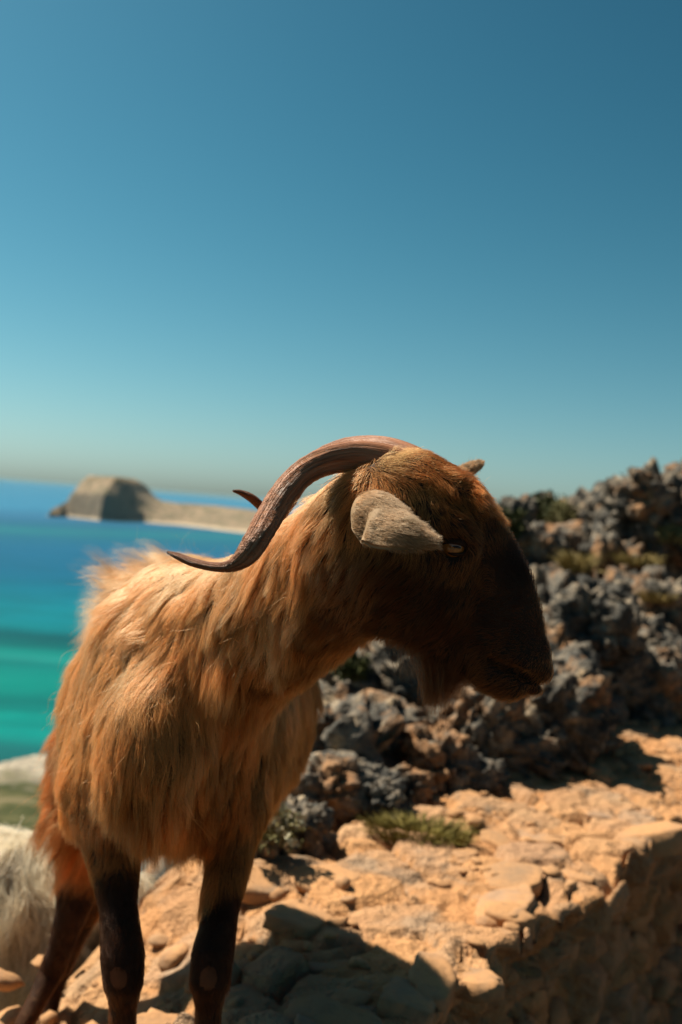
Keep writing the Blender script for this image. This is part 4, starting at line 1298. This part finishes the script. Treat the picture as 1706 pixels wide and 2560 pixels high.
# outcrops one can point at: px, py, distance, half width px, half height px, label
big = [(1650, 1278, 7.8, 130, 112, 1, 'tall fluted grey limestone outcrop against the sky at right'),
       (1292, 1290, 8.0, 52, 52, 0, 'rounded grey crag on the skyline just right of the goat\'s forehead'),
       (1385, 1765, 4.2, 145, 118, 1, 'large dark fluted boulder below the goat\'s muzzle'),
       (1195, 1790, 4.05, 105, 92, 0, 'pale grey boulder behind the goat\'s beard'),
       (1490, 1545, 5.3, 110, 95, 1, 'dark pitted crag right of the goat\'s nose'),
       (1350, 1375, 6.8, 95, 62, 0, 'broad grey rock hump beside the goat\'s nose bridge')]
mids = [(1480, 1345, 7.2, 85, 50, 0), (1290, 1450, 6.0, 72, 70, 1), (1450, 1440, 6.3, 72, 48, 0), (1610, 1420, 6.3, 85, 60, 1), (1645, 1570, 5.3, 80, 80, 1),
        (1330, 1575, 5.5, 85, 60, 1), (1130, 1870, 3.9, 70, 42, 0), (1290, 1880, 3.85, 140, 45, 1), (1600, 1760, 4.6, 90, 75, 3), (1000, 1790, 4.2, 70, 52, 0),
        (920, 1940, 3.3, 105, 70, 4), (1080, 1965, 3.2, 80, 58, 7), (1240, 1945, 3.45, 105, 46, 3), (1390, 1905, 3.7, 60, 36, 7), (880, 1810, 4.0, 70, 50, 0), (960, 1660, 4.9, 60, 40, 0), (850, 1700, 4.8, 50, 36, 3),
        (800, 2075, 2.76, 85, 55, 3), (930, 2075, 2.8, 60, 36, 7), (730, 2175, 2.5, 56, 44, 3), (690, 2090, 2.8, 50, 44, 7), (870, 2030, 2.9, 60, 46, 0), (1010, 2030, 2.95, 44, 30, 4), (640, 2200, 2.4, 40, 32, 7), (1180, 1985, 3.15, 50, 28, 3), (1530, 1330, 7.9, 60, 40, 0), (1580, 1640, 4.9, 70, 60, 3), (1690, 1690, 4.7, 60, 60, 7),
        (1440, 1620, 4.9, 60, 60, 1), (1250, 1690, 4.5, 70, 50, 0), (780, 1960, 3.3, 60, 60, 0), (850, 1990, 3.1, 50, 46, 4), (1130, 1700, 4.6, 50, 50, 2), (1520, 1690, 4.6, 60, 70, 3), (1690, 1420, 6.2, 50, 50, 1), (1560, 1480, 5.9, 60, 40, 0)]
for k, (px, py, d, hw, hh, v) in enumerate(mids):
    s = d / FPX
    c_ = P(px, py, d)
    c_[2] = max(c_[2], float(hill_z(c_[None, 0], c_[None, 1])[0]) + 0.25 * hh * s, (0.02 + 0.3 * hh * s) if ledge_t(c_[0], c_[1]) < 1.15 and px > 600 else -9)
    put_rock(KARST[(v + 4 * (k % 3)) % 12], c_, hw * s * 1.45, hw * s * 1.2, hh * s * 1.45, (0, 0, 1.3 * k), hill)
R = random.Random(5)
cnt = 0
while cnt < 85:
    x, y = R.uniform(-1.2, 4.2), R.uniform(2.2, 9.5)
    t = float(ledge_t(x, y))
    if t < 0.88: continue
    if cnt < 60 and t > 1.6: continue
    p = np.array([x, y, float(hill_z(np.array([x]), np.array([y]))[0])])
    px, py, d = to_px(p)
    if px < 560 or px > 1800: continue
    r = R.choice([R.uniform(0.04, 0.09), R.uniform(.15, .28)]) * (1 + 0.08 * y)
    lib = KARST if r > 0.12 else SMALL
    put_rock(R.choice(lib), p + np.array([0, 0, r * .1]), r * R.uniform(.8, 1.3), r, r * R.uniform(.6, 1.1), (R.uniform(-.2, .2), R.uniform(-.2, .2), R.uniform(0, 6.3)), hill)
    cnt += 1
# where the slope is seen along a pixel's ray: rock and ground only, the animals are looked through
def seen_ground(px, py):
    bpy.context.view_layer.update()
    dg = bpy.context.evaluated_depsgraph_get()
    o = Vector(CAM); v = Vector(P(px, py, 1) - CAM).normalized()
    for _ in range(30):
        hit, loc, _n, _i, ob, _m = scene.ray_cast(dg, o, v)
        if not hit: return None
        top = ob
        while top.parent: top = top.parent
        if top.name.startswith(('rocky_hillside', 'stone_ledge', 'boulder')): return np.array(loc)
        o = loc + v * 0.002
    return None
for k, (px, py, d, hw, hh, v, lab) in enumerate(big):
    hit = seen_ground(px, py + hh * 0.5)
    if hit is not None: d = float((hit - CAM) @ _f) + 0.25 * hw * d / FPX
    s = d / FPX
    m = rock_mesh('boulder', 400 + k, 5, (MAT_ROCK, MAT_ROCK_DARK, MAT_ROCK, MAT_ROCK_OCHRE)[v], 1.0, 0.5)
    o = put_rock(m, P(px, py + hh * 0.1, d), hw * s * .95, hw * s * .8, hh * s * 1.0, (0, 0.05 * (k % 3 - 1), 0.7 * k), name='boulder')
    tag(o, lab, 'boulder', 'boulders on the hillside')
# loose stones on the rough ground behind the goat's legs
cnt = 0
while cnt < 75:
    px, py = R.uniform(200, 760), R.uniform(2140, 2560)
    d = R.uniform(1.75, 2.7)
    p = P(px, py, d); x, y = p[0], p[1]
    t = float(ledge_t(x, y))
    if t < LW or t > 1.9: continue
    p[2] = float(hill_z(np.array([x]), np.array([y]))[0])
    r = R.uniform(0.02, 0.065)
    put_rock(R.choice(CHIP), p, r * 1.2, r, r * .7, (R.uniform(-.3, .3), R.uniform(-.3, .3), R.uniform(0, 6.3)), hill)
    cnt += 1

# rubble where the ledge sags behind the front legs
for k in range(60):
    s, t = R.uniform(-.75, .35), R.uniform(0.30, 0.92)
    r = R.choice([R.uniform(.008, .018), R.uniform(.012, .03), R.uniform(.02, .042)])
    z = ledge_z(s, min(t, LW + .1)) if t < LW + .14 else -.2
    put_rock(R.choice(CHIP), LP(s, t, z + r * .1), r * R.uniform(1, 1.5), r, r * R.uniform(.6, .9), (R.uniform(-.4, .4), R.uniform(-.4, .4), R.uniform(0, 6.3)), ledge, 'stone')
# ------------------------------------------------------------------ flat stones bedded in the ledge
def slab_mesh(seed):
    """flat broken stone: an irregular outline, worn top, ragged rim"""
    V, F = ICO[3]
    o = seed * 3.7
    g = random.Random(seed)
    a = np.arctan2(V[:, 1], V[:, 0])
    k = g.randint(4, 6); ph = g.uniform(0, 6.28)
    # radius of a rough polygon in this direction
    sec = 2 * math.pi / k
    m = np.mod(a + ph, sec) - sec / 2
    poly = math.cos(sec / 2) / np.cos(m)
    r = np.hypot(V[:, 0], V[:, 1])
    rim = 1 - (1 - np.clip(r, 0, 1)) ** 1.3
    rr = rim * (0.15 + 0.9 * poly) * (1 + 0.22 * noise(np.stack([np.cos(a) * 1.5, np.sin(a) * 1.5, 0 * a], -1) + o, seed))
    z = np.sign(V[:, 2]) * np.abs(V[:, 2]) ** 0.22 + 0.30 * fbm(V * 2.2 + o, 3, seed + 1)
    X = np.stack([np.cos(a) * rr, np.sin(a) * rr, z], -1) + 0.05 * np.stack([noise(V * 5 + o, seed + 2), noise(V * 5 + o + 9, seed + 3), 0 * a], -1)
    return mesh_np('slab', X, F, MAT_SLAB, False)
SLABS = [slab_mesh(k) for k in range(20)]
placed = []
tries = 0
while len(placed) < 55 and tries < 6000:
    tries += 1
    s, t = R.uniform(-1.0, 5.2), R.uniform(0.05, LW)
    r = R.choice([R.uniform(.025, .05), R.uniform(.03, .06), R.uniform(.05, .085)])
    if any((s - a) ** 2 + (t - b) ** 2 < (0.75 * (r + c)) ** 2 for a, b, c in placed): continue
    if t - r < -0.03: continue
    placed.append((s, t, r))
    o = put_rock(R.choice(SLABS), LP(s, t, ledge_z(s, t) - 0.008), r * R.uniform(.9, 1.4), r * R.uniform(.7, 1.0), 0.010 + .014 * R.random(),
                 (R.uniform(-.15, .15), R.uniform(-.15, .15), R.uniform(0, 6.3)), ledge, 'stone')
# overhanging cap stones along the edge and stones of the shaded face
for k in range(22):
    s = R.uniform(-.9, 3.4)
    r = R.choice([.03, .045, .06, .09]) * R.uniform(.8, 1.2)
    put_rock(R.choice(SLABS), LP(s, float(edge_shift(np.array([s]))[0]) + R.uniform(0.02, .09), R.uniform(-.03, .0)), r * 1.3, r * .8, R.uniform(.018, .04),
             (R.uniform(-.25, .25), R.uniform(-.25, .25), R.uniform(0, 6.3)), ledge, 'stone')
for k in range(110):
    s, z = R.uniform(-0.6, 3.6), -R.uniform(.08, .85)
    r = R.uniform(.03, .09)
    put_rock(R.choice(CHIP), LP(s, float(edge_shift(np.array([s]))[0]) + R.uniform(.03, .06) + min(.13, -z * .4), z), r * 1.2, r * .75, r * .8, (R.uniform(-.4, .4), R.uniform(-.4, .4), math.atan2(ES[1], ES[0])), ledge, 'stone')
# pebbles
for k in range(190):
    s, t = R.uniform(-.5, 3.4), R.uniform(0.02, LW)
    r = R.uniform(.006, .018) * R.choice([1, 1, 1.6])
    put_rock(R.choice(CHIP), LP(s, t, ledge_z(s, t) + r * .2), r * 1.3, r, r * .7, (0, 0, R.uniform(0, 6.3)), ledge, 'pebble')

# ------------------------------------------------------------------ plants
def leaf_material(name, c1, c2):
    M = Mat(name, 0.7, 0.2)
    M.color(M.ramp(M.noise(M.pos(), 25, 3), [(0.35, c1), (0.65, c2)]))
    M.b.inputs['Subsurface Weight'].default_value = 0.0
    return M.m
MAT_LEAF = leaf_material('shrub_leaf', (0.035, 0.045, 0.010), (0.10, 0.105, 0.028))
MAT_CUSHION = leaf_material('pale_cushion_leaf', (0.17, 0.16, 0.055), (0.34, 0.29, 0.12))
MAT_DRY = leaf_material('dry_grass_blade', (0.30, 0.22, 0.07), (0.46, 0.35, 0.13))
MAT_GRASS = leaf_material('olive_grass_blade', (0.16, 0.13, 0.025), (0.32, 0.25, 0.055))
MAT_STEM = leaf_material('woody_stem', (0.09, 0.06, 0.035), (0.17, 0.12, 0.08))
MAT_FLOWER = leaf_material('pale_flower_head', (0.48, 0.44, 0.30), (0.64, 0.60, 0.44))

def stems_mesh(tips, r0):
    V, F = [], []
    for tip in tips:
        tip = np.asarray(tip); n = 5; k0 = len(V)
        path_ = [tip * (i / (n - 1)) ** np.array([1.2, 1.2, .85]) for i in range(n)]
        for i, p in enumerate(path_):
            r = r0 * (1 - .75 * i / (n - 1))
            for j in range(4): V.append(p + r * np.array([math.cos(j * 1.571), math.sin(j * 1.571), 0]))
        for i in range(n - 1):
            for j in range(4): F.append([k0 + i * 4 + j, k0 + i * 4 + (j + 1) % 4, k0 + (i + 1) * 4 + (j + 1) % 4, k0 + (i + 1) * 4 + j])
    return np.array(V), np.array(F)
def leaves_mesh(cent, g, L, W_):
    n = len(cent)
    d = nrm(g.normal(size=(n, 3)) + np.array([0, 0, .7])); s = nrm(np.cross(d, g.normal(size=(n, 3))))
    l = L * (0.6 + .8 * g.random(n))[:, None]; w = W_ * (0.7 + .6 * g.random(n))[:, None]
    up = nrm(np.cross(d, s))
    V = np.stack([cent, cent + d * l * .5 + s * w + up * l * .08, cent + d * l, cent + d * l * .5 - s * w + up * l * .08], 1).reshape(-1, 3)
    return V, np.arange(4 * n).reshape(-1, 4)
def shrub(px, py, d, rx, rz, n, leafmat, label, seed, L=.03, W_=.008, flower=False, cat='shrub', name='shrub'):
    g = np.random.default_rng(seed)
    base = seen_ground(px, py)
    base = P(px, py, d) if base is None else base - _f * 0.3 * rx
    e = empty(name, base); tag(e, label, cat)
    dirs = nrm(g.normal(size=(26, 3)) * np.array([1, 1, .8]) + np.array([0, 0, .8])); dirs[:, 2] = np.abs(dirs[:, 2])
    tips = dirs * np.array([rx, rx, rz]) * (0.55 + .45 * g.random(26))[:, None]
    V, F = stems_mesh(tips, max(.003, rx * .02)); obj('stem', mesh_np('stem', V, F, MAT_STEM), e)
    k = g.integers(0, 26, n)
    c = tips[k] * (0.45 + .6 * g.random(n))[:, None] + g.normal(size=(n, 3)) * np.array([rx, rx, rz]) * .13
    V, F = leaves_mesh(c, g, L, W_); obj('foliage', mesh_np('foliage', V, F, leafmat, False), e)
    if flower:
        c = tips[g.integers(0, 26, 160)] * (0.95 + .15 * g.random(160))[:, None] + g.normal(size=(160, 3)) * rx * .08
        V, F = leaves_mesh(np.repeat(c, 6, 0), g, .012, .005); obj('flower_heads', mesh_np('flower_heads', V, F, MAT_FLOWER, False), e)
    return e
def grass(px, py, d, rx, h, n, mat, label, seed, flat=1.0, cat='grass tuft'):
    g = np.random.default_rng(seed)
    base = seen_ground(px, py)
    base = P(px, py, d) if base is None else base - _f * 0.3 * rx
    e = empty('grass_tuft', base); tag(e, label, cat)
    r = np.sqrt(g.random(n)) * rx; a = g.random(n) * 6.283
    c = np.stack([r * np.cos(a), r * np.sin(a) * .6, -.01 + 0 * r], -1)
    d_ = nrm(np.stack([np.cos(a) * .5, np.sin(a) * .5, np.full(n, 1.0)], -1) + g.normal(size=(n, 3)) * .28)
    l = h * (.5 + .6 * g.random(n))[:, None]; s = nrm(np.cross(d_, g.normal(size=(n, 3)))) * .0016 * (d / 2.5)
    m = c + d_ * l * .55; tip = c + d_ * l + np.array([0, 0, -1]) * l * .18 + np.stack([np.cos(a), np.sin(a), 0 * a], -1) * l * .2
    V = np.stack([c - s, c + s, m + s * .8, m - s * .8, tip], 1).reshape(-1, 3)
    i = np.arange(n)[:, None] * 5
    F = np.concatenate([i + np.array([[0, 1, 2, 3]])]); T = i + np.array([[3, 2, 4]])
    me = bpy.data.meshes.new('blades'); me.from_pydata(V.tolist(), [], F.tolist() + T.tolist()); me.update(); me.materials.append(mat)
    obj('blades', me, e)
    return e
shrub(1352, 1302, 7.3, .17, .20, 1600, MAT_LEAF, 'dark green shrub on the skyline between two crags', 1, .035, .011)
shrub(1262, 1345, 6.9, .15, .17, 1500, MAT_LEAF, 'dark green shrub beside the goat\'s forehead', 2, .035, .011)
shrub(1408, 1300, 7.2, .12, .14, 1500, MAT_CUSHION, 'pale yellow-green cushion shrub on the skyline', 3, .022, .006)
shrub(1675, 1350, 7.2, .13, .10, 1400, MAT_CUSHION, 'pale cushion shrub below the tall outcrop at the right edge', 4, .022, .006)
shrub(880, 1690, 4.4, .07, .07, 900, MAT_LEAF, 'low green shrub seen under the goat\'s throat', 6, .025, .008)
shrub(690, 2095, 2.55, .085, .12, 700, MAT_CUSHION, 'pale flowering herb beside the brown goat\'s chest', 7, .016, .004, True, 'herb', 'flowering_herb')
grass(1045, 2078, 2.68, .13, .07, 1300, MAT_GRASS, 'flat olive grass tuft where the ledge meets the rocks', 8)
grass(1440, 1425, 5.9, .07, .16, 260, MAT_DRY, 'dry straw tuft high among the grey rocks', 9)
grass(1590, 1408, 5.8, .12, .10, 300, MAT_DRY, 'wide low dry grass tuft below the tall outcrop', 10)
grass(1640, 1500, 5.3, .08, .09, 260, MAT_DRY, 'dry grass tuft above the dark pitted crag at right', 11)
print('details %.1f s' % (time.time() - T0))

print('scene built in %.1f s' % (time.time() - T0))
